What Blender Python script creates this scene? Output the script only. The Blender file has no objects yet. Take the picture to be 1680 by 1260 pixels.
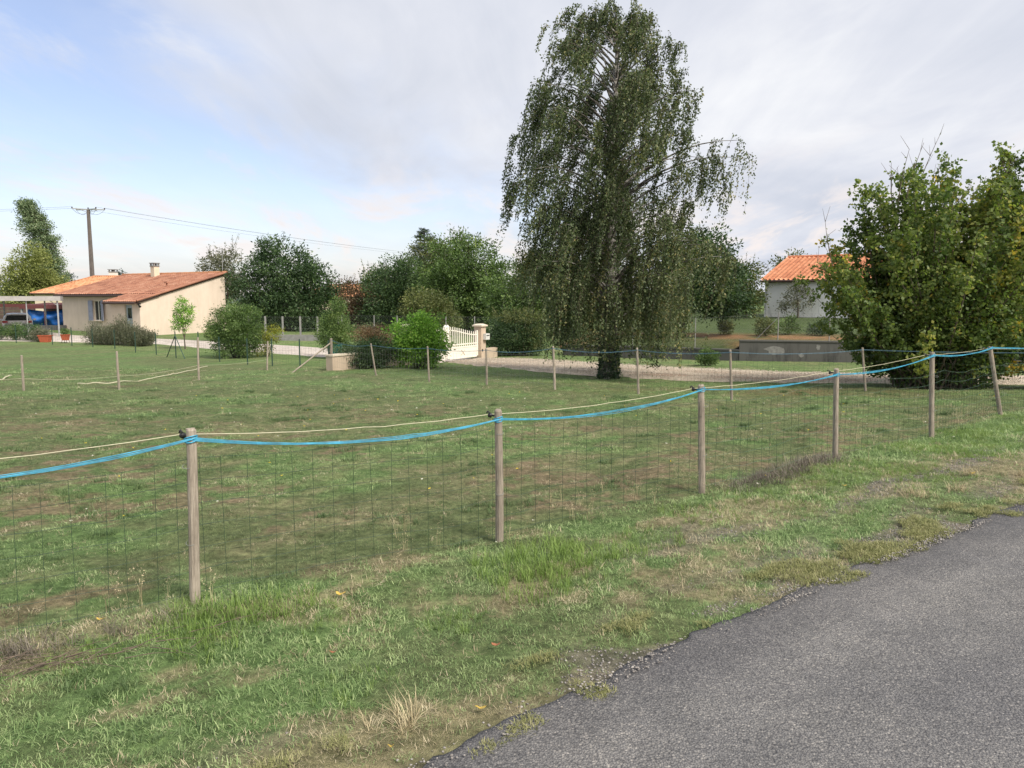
import bpy, math, random
import numpy as np
from mathutils import Vector

# ------------------------------------------------------------------ camera, sky, sun, exposure
SC = bpy.context.scene
COL = SC.collection
EYE = 1.70
PITCH = math.atan(140.0 / 1240.0)
cam_d = bpy.data.cameras.new("camera")
cam = bpy.data.objects.new("camera", cam_d)
COL.objects.link(cam)
cam.location = (0, 0, EYE)
cam.rotation_euler = (math.pi / 2 - PITCH, 0, 0)
cam_d.sensor_fit = 'HORIZONTAL'
cam_d.sensor_width = 36.0
cam_d.lens = 36.0 * 1240.0 / 1680.0
cam_d.clip_start = 0.05
cam_d.clip_end = 4000
SC.camera = cam

SUN_AZ = math.radians(133)      # clockwise from +Y
SUN_EL = math.radians(46)
world = bpy.data.worlds.new("World")
SC.world = world
world.use_nodes = True
wn, wl = world.node_tree.nodes, world.node_tree.links
wn.clear()


def N(nodes, typ, **kw):
    n = nodes.new(typ)
    for k, v in kw.items():
        setattr(n, k, v)
    return n


def math_node(nodes, links, op, a, b=None, c=None, clamp=False):
    n = nodes.new('ShaderNodeMath')
    n.operation = op
    n.use_clamp = clamp
    for i, s in enumerate((a, b, c)):
        if s is None:
            continue
        if isinstance(s, (int, float)):
            n.inputs[i].default_value = s
        else:
            links.new(s, n.inputs[i])
    return n.outputs[0]


def build_world():
    out = N(wn, 'ShaderNodeOutputWorld')
    bg = N(wn, 'ShaderNodeBackground')
    bg.inputs['Strength'].default_value = 0.10
    wl.new(bg.outputs[0], out.inputs[0])
    sky = N(wn, 'ShaderNodeTexSky', sky_type='NISHITA')
    sky.sun_disc = False
    sky.sun_elevation = SUN_EL
    sky.sun_rotation = SUN_AZ
    sky.air_density = 1.0
    sky.dust_density = 1.2
    sky.ozone_density = 2.2
    tc = N(wn, 'ShaderNodeTexCoord')
    sep = N(wn, 'ShaderNodeSeparateXYZ')
    wl.new(tc.outputs['Generated'], sep.inputs[0])
    M = lambda op, a, b=None, c=None, clamp=False: math_node(wn, wl, op, a, b, c, clamp)
    zz = M('MAXIMUM', sep.outputs[2], 0.0)
    den = M('ADD', zz, 0.12)
    px = M('DIVIDE', sep.outputs[0], den)
    py = M('DIVIDE', sep.outputs[1], den)
    comb = N(wn, 'ShaderNodeCombineXYZ')
    wl.new(px, comb.inputs[0]); wl.new(py, comb.inputs[1])

    def noise(scale, loc, detail, rough, sx=1.0, sy=1.0, rot=0.0, dist=0.0):
        mp = N(wn, 'ShaderNodeMapping')
        mp.inputs['Location'].default_value = loc
        mp.inputs['Rotation'].default_value = (0, 0, rot)
        mp.inputs['Scale'].default_value = (sx, sy, 1)
        wl.new(comb.outputs[0], mp.inputs[0])
        n = N(wn, 'ShaderNodeTexNoise')
        n.inputs['Scale'].default_value = scale
        n.inputs['Detail'].default_value = detail
        n.inputs['Roughness'].default_value = rough
        n.inputs['Distortion'].default_value = dist
        wl.new(mp.outputs[0], n.inputs['Vector'])
        return n.outputs[0]

    def ramp(v, lo, hi):
        n = N(wn, 'ShaderNodeMapRange', interpolation_type='SMOOTHSTEP')
        wl.new(v, n.inputs[0])
        n.inputs[1].default_value = lo
        n.inputs[2].default_value = hi
        return n.outputs[0]

    # a break in the overcast runs away to the left
    sd = M('ADD', M('MULTIPLY', M('ADD', px, 1.34), -0.94), M('MULTIPLY', M('ADD', py, -1.98), 0.344))
    n1 = noise(0.75, (3.1, 0.4, 0), 6, 0.55, 1.0, 0.7, 0.5, 0.35)
    n2 = noise(1.5, (0.7, 5.3, 0), 8, 0.60, 1.35, 0.55, -0.35, 0.5)
    n3 = noise(0.45, (8.2, 1.0, 0), 4, 0.5)
    gap = ramp(M('ADD', sd, M('MULTIPLY', M('SUBTRACT', n1, 0.5), 3.0)), -1.0, 0.1)
    wisp = ramp(n2, 0.46, 0.72)
    clear = M('MULTIPLY', gap, M('SUBTRACT', 1.0, M('MULTIPLY', wisp, 0.95)))
    hz = ramp(sep.outputs[2], 0.015, 0.16)       # pale low haze
    clear = M('MULTIPLY', clear, M('ADD', M('MULTIPLY', hz, 0.34), 0.62))
    cover = M('SUBTRACT', 1.0, M('MULTIPLY', clear, 0.88))
    # cloud tone: brighter veils and greyer bellies
    n4 = noise(2.2, (2.2, 7.7, 0), 7, 0.58, 1.6, 0.5, -0.5, 0.8)
    tone = M('ADD', M('ADD', M('MULTIPLY', n1, 0.46), M('MULTIPLY', n3, 0.34)), M('MULTIPLY', n4, 0.20))
    cr = N(wn, 'ShaderNodeValToRGB')
    cr.color_ramp.elements[0].position = 0.38
    cr.color_ramp.elements[0].color = (0.585, 0.625, 0.72, 1)
    cr.color_ramp.elements[1].position = 0.62
    cr.color_ramp.elements[1].color = (0.90, 0.91, 0.935, 1)
    e = cr.color_ramp.elements.new(0.5)
    e.color = (0.715, 0.74, 0.815, 1)
    wl.new(tone, cr.inputs[0])
    # warmth towards the veiled sun
    sdir = (math.sin(SUN_AZ) * math.cos(SUN_EL), math.cos(SUN_AZ) * math.cos(SUN_EL), math.sin(SUN_EL))
    dp = N(wn, 'ShaderNodeVectorMath', operation='DOT_PRODUCT')
    nrm = N(wn, 'ShaderNodeVectorMath', operation='NORMALIZE')
    wl.new(tc.outputs['Generated'], nrm.inputs[0])
    wl.new(nrm.outputs[0], dp.inputs[0])
    dp.inputs[1].default_value = sdir
    glow = ramp(dp.outputs['Value'], 0.50, 1.0)
    low = M('MULTIPLY', M('SUBTRACT', 1.0, ramp(sep.outputs[2], 0.06, 0.22)), ramp(n2, 0.46, 0.62))
    ml = N(wn, 'ShaderNodeMix', data_type='RGBA')
    wl.new(M('MULTIPLY', low, 0.95), ml.inputs[0])
    wl.new(cr.outputs[0], ml.inputs[6])
    ml.inputs[7].default_value = (0.90, 0.83, 0.81, 1)
    mg = N(wn, 'ShaderNodeMix', data_type='RGBA')
    wl.new(glow, mg.inputs[0])
    wl.new(ml.outputs[2], mg.inputs[6])
    mg.inputs[7].default_value = (1.12, 1.08, 1.02, 1)
    sc = N(wn, 'ShaderNodeVectorMath', operation='SCALE')
    wl.new(mg.outputs[2], sc.inputs[0])
    sc.inputs['Scale'].default_value = 4.75
    sk = N(wn, 'ShaderNodeVectorMath', operation='SCALE')
    wl.new(sky.outputs[0], sk.inputs[0])
    sk.inputs['Scale'].default_value = 0.9
    mx = N(wn, 'ShaderNodeMix', data_type='RGBA')
    wl.new(cover, mx.inputs[0])
    st = N(wn, 'ShaderNodeVectorMath', operation='MULTIPLY')
    wl.new(sk.outputs[0], st.inputs[0])
    st.inputs[1].default_value = (1.06, 0.94, 0.96)
    wl.new(st.outputs[0], mx.inputs[6])
    wl.new(sc.outputs[0], mx.inputs[7])
    wl.new(mx.outputs[2], bg.inputs['Color'])


build_world()
sun_d = bpy.data.lights.new("sun", 'SUN')
sun_d.energy = 2.2
sun_d.angle = math.radians(18)
sun_d.color = (1.0, 0.93, 0.82)
sun = bpy.data.objects.new("sun", sun_d)
COL.objects.link(sun)
sun.location = (30, 20, 40)
sun.rotation_euler = (math.pi / 2 - SUN_EL, 0, math.pi - SUN_AZ)
SC.view_settings.view_transform = 'Standard'
SC.view_settings.look = 'None'
SC.view_settings.exposure = 1.18
SC.view_settings.gamma = 1.0
SC.view_settings.use_curve_mapping = False
SC.cycles.max_bounces = 6
SC.cycles.transparent_max_bounces = 12

# ------------------------------------------------------------------ helpers
rng = np.random.default_rng(11)
random.seed(5)
ORG = {}


def world_org(o):
    return np.array(ORG.get(o.name, (0, 0, 0)), dtype=float)


def tag(o, label=None, cat=None, group=None, kind=None):
    if label: o['label'] = label
    if cat: o['category'] = cat
    if group: o['group'] = group
    if kind: o['kind'] = kind
    return o


def thing(name, label, cat, loc, group=None):
    o = bpy.data.objects.new(name, None)
    o.empty_display_size = 0.2
    COL.objects.link(o)
    o.location = loc
    ORG[o.name] = tuple(loc)
    tag(o, label, cat, group)
    return o


def link(name, me, mat, parent=None, loc=(0, 0, 0), smooth=False):
    """me holds world coordinates minus its own origin"""
    o = bpy.data.objects.new(name, me)
    COL.objects.link(o)
    if mat is not None and len(me.materials) == 0:
        for m in (mat if isinstance(mat, (list, tuple)) else [mat]):
            me.materials.append(m)
    if parent is not None:
        o.parent = parent
        o.location = tuple(np.array(loc) - world_org(parent))
    else:
        o.location = loc
    ORG[o.name] = tuple(loc)
    if smooth:
        me.polygons.foreach_set('use_smooth', [True] * len(me.polygons))
    return o


def mesh_np(name, V, F):
    """F: (M,3) or (M,4) int array"""
    me = bpy.data.meshes.new(name)
    V = np.asarray(V, dtype=np.float32)
    F = np.asarray(F, dtype=np.int32)
    k = F.shape[1]
    me.vertices.add(len(V))
    me.vertices.foreach_set('co', V.ravel())
    me.loops.add(F.size)
    me.loops.foreach_set('vertex_index', F.ravel())
    me.polygons.add(len(F))
    me.polygons.foreach_set('loop_start', np.arange(len(F), dtype=np.int32) * k)
    me.update(calc_edges=True)
    return me


def add_attr(me, name, typ, dom, arr):
    a = me.attributes.new(name, typ, dom)
    key = {'FLOAT': 'value', 'INT': 'value', 'FLOAT_VECTOR': 'vector', 'FLOAT_COLOR': 'color'}[typ]
    a.data.foreach_set(key, np.asarray(arr, dtype=np.int32 if typ == 'INT' else np.float32).ravel())


class MB:
    def __init__(self):
        self.v = []; self.f = []

    def add(self, vs, fs):
        o = len(self.v)
        self.v += [tuple(map(float, p)) for p in vs]
        self.f += [tuple(i + o for i in q) for q in fs]
        return self

    def obox(self, c, ax, ay, az, hx, hy, hz):
        c, ax, ay, az = (np.array(t, float) for t in (c, ax, ay, az))
        vs = [c + ax * hx * i + ay * hy * j + az * hz * k for i in (-1, 1) for j in (-1, 1) for k in (-1, 1)]
        fs = [(0, 1, 3, 2), (4, 6, 7, 5), (0, 4, 5, 1), (2, 3, 7, 6), (0, 2, 6, 4), (1, 5, 7, 3)]
        return self.add(vs, fs)

    def box(self, x0, x1, y0, y1, z0, z1):
        return self.obox(((x0 + x1) / 2, (y0 + y1) / 2, (z0 + z1) / 2), (1, 0, 0), (0, 1, 0), (0, 0, 1),
                         (x1 - x0) / 2, (y1 - y0) / 2, (z1 - z0) / 2)

    def tube(self, pts, rad, n=6, cap=True):
        P = np.array(pts, float)
        m = len(P)
        R = np.full(m, rad, float) if np.isscalar(rad) else np.array(rad, float)
        T = np.gradient(P, axis=0)
        T /= np.linalg.norm(T, axis=1)[:, None] + 1e-9
        ref = np.array([0, 0, 1.0]) if abs(T[0][2]) < 0.8 else np.array([1.0, 0, 0])
        vs = []
        for i in range(m):
            a = np.cross(T[i], ref); a /= np.linalg.norm(a) + 1e-9
            b = np.cross(T[i], a)
            for k in range(n):
                t = 2 * math.pi * k / n
                vs.append(P[i] + (a * math.cos(t) + b * math.sin(t)) * R[i])
        fs = []
        for i in range(m - 1):
            for k in range(n):
                fs.append((i * n + k, i * n + (k + 1) % n, (i + 1) * n + (k + 1) % n, (i + 1) * n + k))
        if cap:
            fs.append(tuple(range(n))); fs.append(tuple(range((m - 1) * n, m * n))[::-1])
        return self.add(vs, fs)

    def build(self, name, mat, parent=None, loc=None, smooth=False):
        V = np.array(self.v)
        if loc is None:
            loc = world_org(parent) if parent is not None else (V[:, 0].mean(), V[:, 1].mean(), V[:, 2].min())
        me = bpy.data.meshes.new(name)
        me.from_pydata((V - np.array(loc)).tolist(), [], self.f)
        me.update()
        return link(name, me, mat, parent, loc, smooth)


# --- lattice noise in numpy
def _hash(ix, iy, s):
    h = (ix.astype(np.int64) * 374761393 + iy.astype(np.int64) * 668265263 + s * 974711) & 0xffffffff
    h = ((h ^ (h >> 13)) * 1274126177) & 0xffffffff
    h = (h ^ (h >> 16)) & 0xffffffff
    return h / 4294967295.0


def vnoise(x, y, s=0):
    x = np.asarray(x, float); y = np.asarray(y, float)
    ix = np.floor(x); iy = np.floor(y)
    fx = x - ix; fy = y - iy
    fx = fx * fx * (3 - 2 * fx); fy = fy * fy * (3 - 2 * fy)
    ix = ix.astype(np.int64); iy = iy.astype(np.int64)
    a = _hash(ix, iy, s); b = _hash(ix + 1, iy, s); c = _hash(ix, iy + 1, s); d = _hash(ix + 1, iy + 1, s)
    return (a * (1 - fx) + b * fx) * (1 - fy) + (c * (1 - fx) + d * fx) * fy


def fbm(x, y, sc, s=0, o=4, g=0.5):
    x = np.asarray(x, float) * sc; y = np.asarray(y, float) * sc
    t = 0; a = 1; w = 0
    for k in range(o):
        t = t + a * vnoise(x, y, s + k * 17); w += a
        x = x * 2.03 + 3.7; y = y * 2.03 + 1.3; a *= g
    return t / w


def sstep(a, b, x):
    t = np.clip((np.asarray(x, float) - a) / (b - a), 0, 1)
    return t * t * (3 - 2 * t)


# --- layout of the land
YS = [-60, 0, 8, 16.5, 21, 33, 50, 80, 600, 4000]
ZS = [0, 0, -.02, -.35, -.55, -.88, -.8, -.5, 0, 0]
RX = np.array([-60, -12, -3, -.38, .1, .86, 1.4, 2.19, 2.66, 3.59, 4.29, 8, 14, 60])
RY = np.array([-43, -6.6, .55, 2.59, 3.01, 3.64, 4.06, 4.7, 4.99, 5.71, 6.18, 9.0, 13.6, 49])
FX = np.array([-14.4, -5.3, -3.53, -1.81, -.09, 1.71, 3.58, 5.48, 8.04, 12.2])
FY = np.array([-4.6, 1.78, 2.98, 4.15, 5.32, 6.65, 8.23, 9.73, 12.25, 15.6])


def road_sd(x, y):
    """metres to the verge side of the road edge"""
    return (y - np.interp(x, RX, RY)) * 0.79


def fence_sd(x, y):
    """metres to the paddock side of the roadside fence"""
    return (y - np.interp(x, FX, FY)) * 0.78


def terr0(x, y):
    return np.interp(y, YS, ZS)


def terr(x, y):
    x = np.asarray(x, float); y = np.asarray(y, float)
    z = terr0(x, y)
    near = 1 - sstep(20, 40, y)
    b = (fbm(x, y, 1.3, 3, 4) - .5) * 0.10 + (fbm(x, y, 4.2, 7, 2) - .5) * .035 + (fbm(x, y, 9.0, 5, 2) - .5) * 0.025
    rs = road_sd(x, y)
    b = b * near * sstep(0.0, 1.2, rs)
    z = z + b - 0.012 - 0.05 * (1 - sstep(-0.35, -0.15, rs))
    return z


def tz(x, y):
    return float(terr(np.array([x]), np.array([y]))[0])


# ------------------------------------------------------------------ materials
def new_mat(name):
    m = bpy.data.materials.new(name)
    m.use_nodes = True
    nt = m.node_tree
    b = nt.nodes['Principled BSDF']
    return m, nt.nodes, nt.links, b


def tex_noise(n, l, scale, detail=4, rough=.55, coord=None, dims=None):
    t = n.new('ShaderNodeTexNoise')
    t.inputs['Scale'].default_value = scale
    t.inputs['Detail'].default_value = detail
    t.inputs['Roughness'].default_value = rough
    if coord is not None:
        l.new(coord, t.inputs['Vector'])
    return t.outputs[0]


def mapping(n, l, coord, scale=(1, 1, 1), rot=(0, 0, 0)):
    m = n.new('ShaderNodeMapping')
    m.inputs['Scale'].default_value = scale
    m.inputs['Rotation'].default_value = rot
    l.new(coord, m.inputs[0])
    return m.outputs[0]


def cramp(n, l, fac, stops):
    r = n.new('ShaderNodeValToRGB')
    el = r.color_ramp.elements
    while len(el) < len(stops):
        el.new(0.5)
    for e, (p, c) in zip(el, stops):
        e.position = p
        e.color = (c[0], c[1], c[2], 1)
    l.new(fac, r.inputs[0])
    return r.outputs[0]


def mixc(n, l, fac, a, b, mode='MIX'):
    m = n.new('ShaderNodeMix')
    m.data_type = 'RGBA'
    m.blend_type = mode
    for i, s in ((0, fac), (6, a), (7, b)):
        if isinstance(s, (int, float)):
            m.inputs[i].default_value = s
        elif isinstance(s, tuple):
            m.inputs[i].default_value = (s[0], s[1], s[2], 1)
        else:
            l.new(s, m.inputs[i])
    return m.outputs[2]


def bump(n, l, h, strength, dist, b):
    bp = n.new('ShaderNodeBump')
    bp.inputs['Strength'].default_value = strength
    bp.inputs['Distance'].default_value = dist
    l.new(h, bp.inputs['Height'])
    l.new(bp.outputs[0], b.inputs['Normal'])


def attr(n, name):
    a = n.new('ShaderNodeAttribute')
    a.attribute_name = name
    return a


def plain(name, c, rough=.6, var=.12, scale=6, metal=0, spec=None, bumpd=0, bscale=60):
    m, n, l, b = new_mat(name)
    tc = n.new('ShaderNodeTexCoord')
    v = tex_noise(n, l, scale, 5, .6, tc.outputs['Object'])
    lo = tuple(x * (1 - var) for x in c); hi = tuple(min(1, x * (1 + var)) for x in c)
    l.new(cramp(n, l, v, [(.3, lo), (.7, hi)]), b.inputs['Base Color'])
    b.inputs['Roughness'].default_value = rough
    b.inputs['Metallic'].default_value = metal
    if spec is not None:
        b.inputs['Specular IOR Level'].default_value = spec
    if bumpd:
        bump(n, l, tex_noise(n, l, bscale, 4, .6, tc.outputs['Object']), .6, bumpd, b)
    return m


def mat_ground():
    m, n, l, b = new_mat('ground_soil_and_thatch')
    geo = n.new('ShaderNodeNewGeometry')
    a = attr(n, 'tint')
    v1 = tex_noise(n, l, 22, 6, .7, geo.outputs['Position'])
    v2 = tex_noise(n, l, 160, 3, .7, geo.outputs['Position'])
    v3 = tex_noise(n, l, 3.1, 5, .65, geo.outputs['Position'])
    f1 = cramp(n, l, v1, [(.28, (.45, .45, .45)), (.72, (1.5, 1.48, 1.42))])
    f2 = cramp(n, l, v2, [(.25, (.6, .6, .6)), (.75, (1.35, 1.35, 1.3))])
    f3 = cramp(n, l, v3, [(.3, (.78, .82, .78)), (.7, (1.2, 1.16, 1.2))])
    v4 = tex_noise(n, l, 7.5, 5, .7, mapping(n, l, geo.outputs['Position'], (.7, 1.3, 1), (0, 0, -.6)))
    f4 = cramp(n, l, v4, [(.3, (.62, .66, .60)), (.55, (1, 1, 1)), (.72, (1.38, 1.34, 1.3))])
    c = mixc(n, l, 1.0, a.outputs['Color'], f1, 'MULTIPLY')
    c = mixc(n, l, 1.0, c, f4, 'MULTIPLY')
    c = mixc(n, l, 1.0, c, f2, 'MULTIPLY')
    c = mixc(n, l, 1.0, c, f3, 'MULTIPLY')
    l.new(c, b.inputs['Base Color'])
    b.inputs['Roughness'].default_value = .95
    b.inputs['Specular IOR Level'].default_value = .1
    h = math_node(n, l, 'ADD', v1, v2)
    bump(n, l, h, .9, .02, b)
    return m


def mat_blade(name, c0, c1, c2, wscale=1.4, trans=.25):
    """grass blades: colour drifts over the ground and from root to tip"""
    m, n, l, b = new_mat(name)
    geo = n.new('ShaderNodeNewGeometry')
    a = attr(n, 'tone')
    w = tex_noise(n, l, wscale, 4, .6, geo.outputs['Position'])
    oi = n.new('ShaderNodeObjectInfo')
    w2 = tex_noise(n, l, 13.0, 3, .6, geo.outputs['Position'])
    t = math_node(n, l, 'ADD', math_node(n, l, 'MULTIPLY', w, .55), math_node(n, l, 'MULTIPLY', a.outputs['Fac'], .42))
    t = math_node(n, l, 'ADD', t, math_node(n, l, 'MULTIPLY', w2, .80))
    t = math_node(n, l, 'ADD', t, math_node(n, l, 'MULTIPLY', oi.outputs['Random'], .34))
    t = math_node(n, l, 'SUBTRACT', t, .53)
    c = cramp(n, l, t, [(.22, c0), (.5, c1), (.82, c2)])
    l.new(c, b.inputs['Base Color'])
    b.inputs['Roughness'].default_value = .6
    b.inputs['Specular IOR Level'].default_value = .25
    tr = n.new('ShaderNodeBsdfTranslucent')
    l.new(c, tr.inputs['Color'])
    mx = n.new('ShaderNodeMixShader')
    mx.inputs[0].default_value = trans
    l.new(b.outputs[0], mx.inputs[1]); l.new(tr.outputs[0], mx.inputs[2])
    out = n['Material Output']
    l.new(mx.outputs[0], out.inputs['Surface'])
    return m


def mat_leaf(name, stops, trans=.28, rough=.5, spec=.3):
    m, n, l, b = new_mat(name)
    a = attr(n, 'tone')
    c = cramp(n, l, a.outputs['Fac'], stops)
    l.new(c, b.inputs['Base Color'])
    b.inputs['Roughness'].default_value = rough
    b.inputs['Specular IOR Level'].default_value = spec
    tr = n.new('ShaderNodeBsdfTranslucent')
    l.new(mixc(n, l, 1.0, c, (1.0, 1.12, .55), 'MULTIPLY'), tr.inputs['Color'])
    mx = n.new('ShaderNodeMixShader')
    mx.inputs[0].default_value = trans
    l.new(b.outputs[0], mx.inputs[1]); l.new(tr.outputs[0], mx.inputs[2])
    l.new(mx.outputs[0], n['Material Output'].inputs['Surface'])
    return m


def mat_asphalt():
    m, n, l, b = new_mat('chip_seal_asphalt')
    geo = n.new('ShaderNodeNewGeometry')
    P = geo.outputs['Position']

    def voro(scale, feat='F1'):
        v = n.new('ShaderNodeTexVoronoi')
        v.feature = feat
        v.inputs['Scale'].default_value = scale
        l.new(P, v.inputs['Vector'])
        return v
    v1 = voro(100); v2 = voro(190)
    bw1 = n.new('ShaderNodeSeparateColor'); l.new(v1.outputs['Color'], bw1.inputs[0])
    bw2 = n.new('ShaderNodeSeparateColor'); l.new(v2.outputs['Color'], bw2.inputs[0])
    chip = cramp(n, l, bw1.outputs[0], [(0, (.10, .102, .108)), (.35, (.165, .167, .173)), (.8, (.235, .234, .231)), (.95, (.34, .33, .31)), (1, (.47, .45, .42))])
    chip2 = cramp(n, l, bw2.outputs[1], [(0, (.105, .105, .11)), (.6, (.185, .183, .18)), (1, (.28, .27, .255))])
    c = mixc(n, l, .45, chip, chip2)
    gap = cramp(n, l, v1.outputs['Distance'], [(.25, (1, 1, 1)), (.8, (.5, .5, .52))])
    c = mixc(n, l, .9, c, gap, 'MULTIPLY')
    big = tex_noise(n, l, .55, 5, .6, P)
    c = mixc(n, l, 1.0, c, cramp(n, l, big, [(.32, (.80, .80, .83)), (.5, (1, .99, .98)), (.68, (1.20, 1.17, 1.13))]), 'MULTIPLY')
    mid = tex_noise(n, l, 5, 5, .6, P)
    c = mixc(n, l, 1.0, c, cramp(n, l, mid, [(.3, (.88, .88, .88)), (.7, (1.12, 1.11, 1.1))]), 'MULTIPLY')
    band = tex_noise(n, l, 1.0, 4, .55, mapping(n, l, mapping(n, l, P, (1, 1, 1), (0, 0, -.657)), (.10, 1.5, 1)))
    c = mixc(n, l, 1.0, c, cramp(n, l, band, [(.32, (.86, .86, .875)), (.68, (1.14, 1.13, 1.12))]), 'MULTIPLY')
    # tarry, less polished edge
    e = attr(n, 'edge')
    c = mixc(n, l, e.outputs['Fac'], c, mixc(n, l, 1.0, c, (.68, .68, .70), 'MULTIPLY'))
    l.new(c, b.inputs['Base Color'])
    b.inputs['Roughness'].default_value = .82
    b.inputs['Specular IOR Level'].default_value = .3
    h = math_node(n, l, 'ADD', math_node(n, l, 'MULTIPLY', v1.outputs['Distance'], -1.0), math_node(n, l, 'MULTIPLY', v2.outputs['Distance'], -.5))
    bump(n, l, h, .8, .008, b)
    return m


def mat_drive():
    m, n, l, b = new_mat('pale_gravel_drive')
    geo = n.new('ShaderNodeNewGeometry')
    P = geo.outputs['Position']
    a = attr(n, 'tint')
    v = n.new('ShaderNodeTexVoronoi'); v.inputs['Scale'].default_value = 38
    l.new(P, v.inputs['Vector'])
    s = n.new('ShaderNodeSeparateColor'); l.new(v.outputs['Color'], s.inputs[0])
    c = mixc(n, l, 1.0, a.outputs['Color'], cramp(n, l, s.outputs[0], [(0, (.7, .68, .66)), (.6, (1, 1, 1)), (1, (1.22, 1.2, 1.17))]), 'MULTIPLY')
    w = tex_noise(n, l, 1.7, 6, .65, P)
    c = mixc(n, l, 1.0, c, cramp(n, l, w, [(.3, (.78, .74, .7)), (.7, (1.15, 1.15, 1.15))]), 'MULTIPLY')
    l.new(c, b.inputs['Base Color'])
    b.inputs['Roughness'].default_value = .95
    bump(n, l, v.outputs['Distance'], .8, .03, b)
    return m


def mat_wood(name, dark, light, along='Z'):
    m, n, l, b = new_mat(name)
    tc = n.new('ShaderNodeTexCoord')
    sc = {'Z': (1, 1, .06), 'X': (.06, 1, 1), 'Y': (1, .06, 1)}[along]
    mp = mapping(n, l, tc.outputs['Object'], sc)
    oi = n.new('ShaderNodeObjectInfo')
    g = tex_noise(n, l, 140, 5, .7, mp)
    g2 = tex_noise(n, l, 5, 4, .6, tc.outputs['Object'])
    t = math_node(n, l, 'ADD', math_node(n, l, 'MULTIPLY', g, .7), math_node(n, l, 'MULTIPLY', g2, .3))
    c = cramp(n, l, t, [(.3, dark), (.5, tuple((p + q) / 2 for p, q in zip(dark, light))), (.68, light)])
    k = math_node(n, l, 'ADD', .8, math_node(n, l, 'MULTIPLY', oi.outputs['Random'], .35))
    cc = n.new('ShaderNodeVectorMath'); cc.operation = 'SCALE'
    l.new(c, cc.inputs[0]); l.new(k, cc.inputs['Scale'])
    l.new(cc.outputs[0], b.inputs['Base Color'])
    b.inputs['Roughness'].default_value = .9
    b.inputs['Specular IOR Level'].default_value = .15
    bump(n, l, g, .7, .004, b)
    return m


def mat_render_wall(name, c, stain=.0, stain_c=(.12, .12, .12), z0=0, z1=1.6):
    m, n, l, b = new_mat(name)
    geo = n.new('ShaderNodeNewGeometry')
    P = geo.outputs['Position']
    w = tex_noise(n, l, .8, 5, .6, P)
    f = tex_noise(n, l, 40, 3, .6, P)
    col = mixc(n, l, 1.0, c, cramp(n, l, w, [(.3, (.90, .90, .89)), (.7, (1.06, 1.05, 1.05))]), 'MULTIPLY')
    streak = tex_noise(n, l, 4.5, 6, .7, mapping(n, l, P, (1, 1, .16)))
    if stain > 0:
        sp = n.new('ShaderNodeSeparateXYZ'); l.new(P, sp.inputs[0])
        mr = n.new('ShaderNodeMapRange'); mr.interpolation_type = 'SMOOTHSTEP'
        l.new(sp.outputs[2], mr.inputs[0])
        mr.inputs[1].default_value = z1; mr.inputs[2].default_value = z0
        pat = cramp(n, l, streak, [(.50, (0, 0, 0)), (.66, (1, 1, 1))])
        fac = math_node(n, l, 'MULTIPLY', pat, math_node(n, l, 'MULTIPLY', mr.outputs[0], stain))
        col = mixc(n, l, fac, col, stain_c)
    else:
        col = mixc(n, l, 1.0, col, cramp(n, l, streak, [(.3, (.93, .92, .91)), (.7, (1.03, 1.03, 1.03))]), 'MULTIPLY')
    l.new(col, b.inputs['Base Color'])
    b.inputs['Roughness'].default_value = .9
    b.inputs['Specular IOR Level'].default_value = .2
    bump(n, l, f, .4, .006, b)
    return m


def mat_tile(name, lo, mid, hi):
    m, n, l, b = new_mat(name)
    geo = n.new('ShaderNodeNewGeometry')
    a = attr(n, 'tone')
    w = tex_noise(n, l, .7, 5, .6, geo.outputs['Position'])
    t = math_node(n, l, 'ADD', math_node(n, l, 'MULTIPLY', a.outputs['Fac'], .36), math_node(n, l, 'MULTIPLY', w, .72))
    l.new(cramp(n, l, t, [(.25, lo), (.55, mid), (.85, hi)]), b.inputs['Base Color'])
    b.inputs['Roughness'].default_value = .85
    bump(n, l, tex_noise(n, l, 60, 3, .6, geo.outputs['Position']), .4, .004, b)
    return m


def mat_bark(name, dark, light, patch=None):
    m, n, l, b = new_mat(name)
    geo = n.new('ShaderNodeNewGeometry')
    P = geo.outputs['Position']
    g = tex_noise(n, l, 18, 6, .65, mapping(n, l, P, (1, 1, .25)))
    c = cramp(n, l, g, [(.32, dark), (.66, light)])
    if patch is not None:
        p = tex_noise(n, l, 6, 4, .6, mapping(n, l, P, (.6, .6, 2.2)))
        c = mixc(n, l, cramp(n, l, p, [(.48, (0, 0, 0)), (.58, (1, 1, 1))]), c, patch)
    l.new(c, b.inputs['Base Color'])
    b.inputs['Roughness'].default_value = .9
    bump(n, l, g, .8, .02, b)
    return m


def mat_glass(name, c=(.02, .025, .03)):
    m, n, l, b = new_mat(name)
    b.inputs['Base Color'].default_value = (*c, 1)
    b.inputs['Roughness'].default_value = .06
    b.inputs['Specular IOR Level'].default_value = .7
    return m


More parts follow.
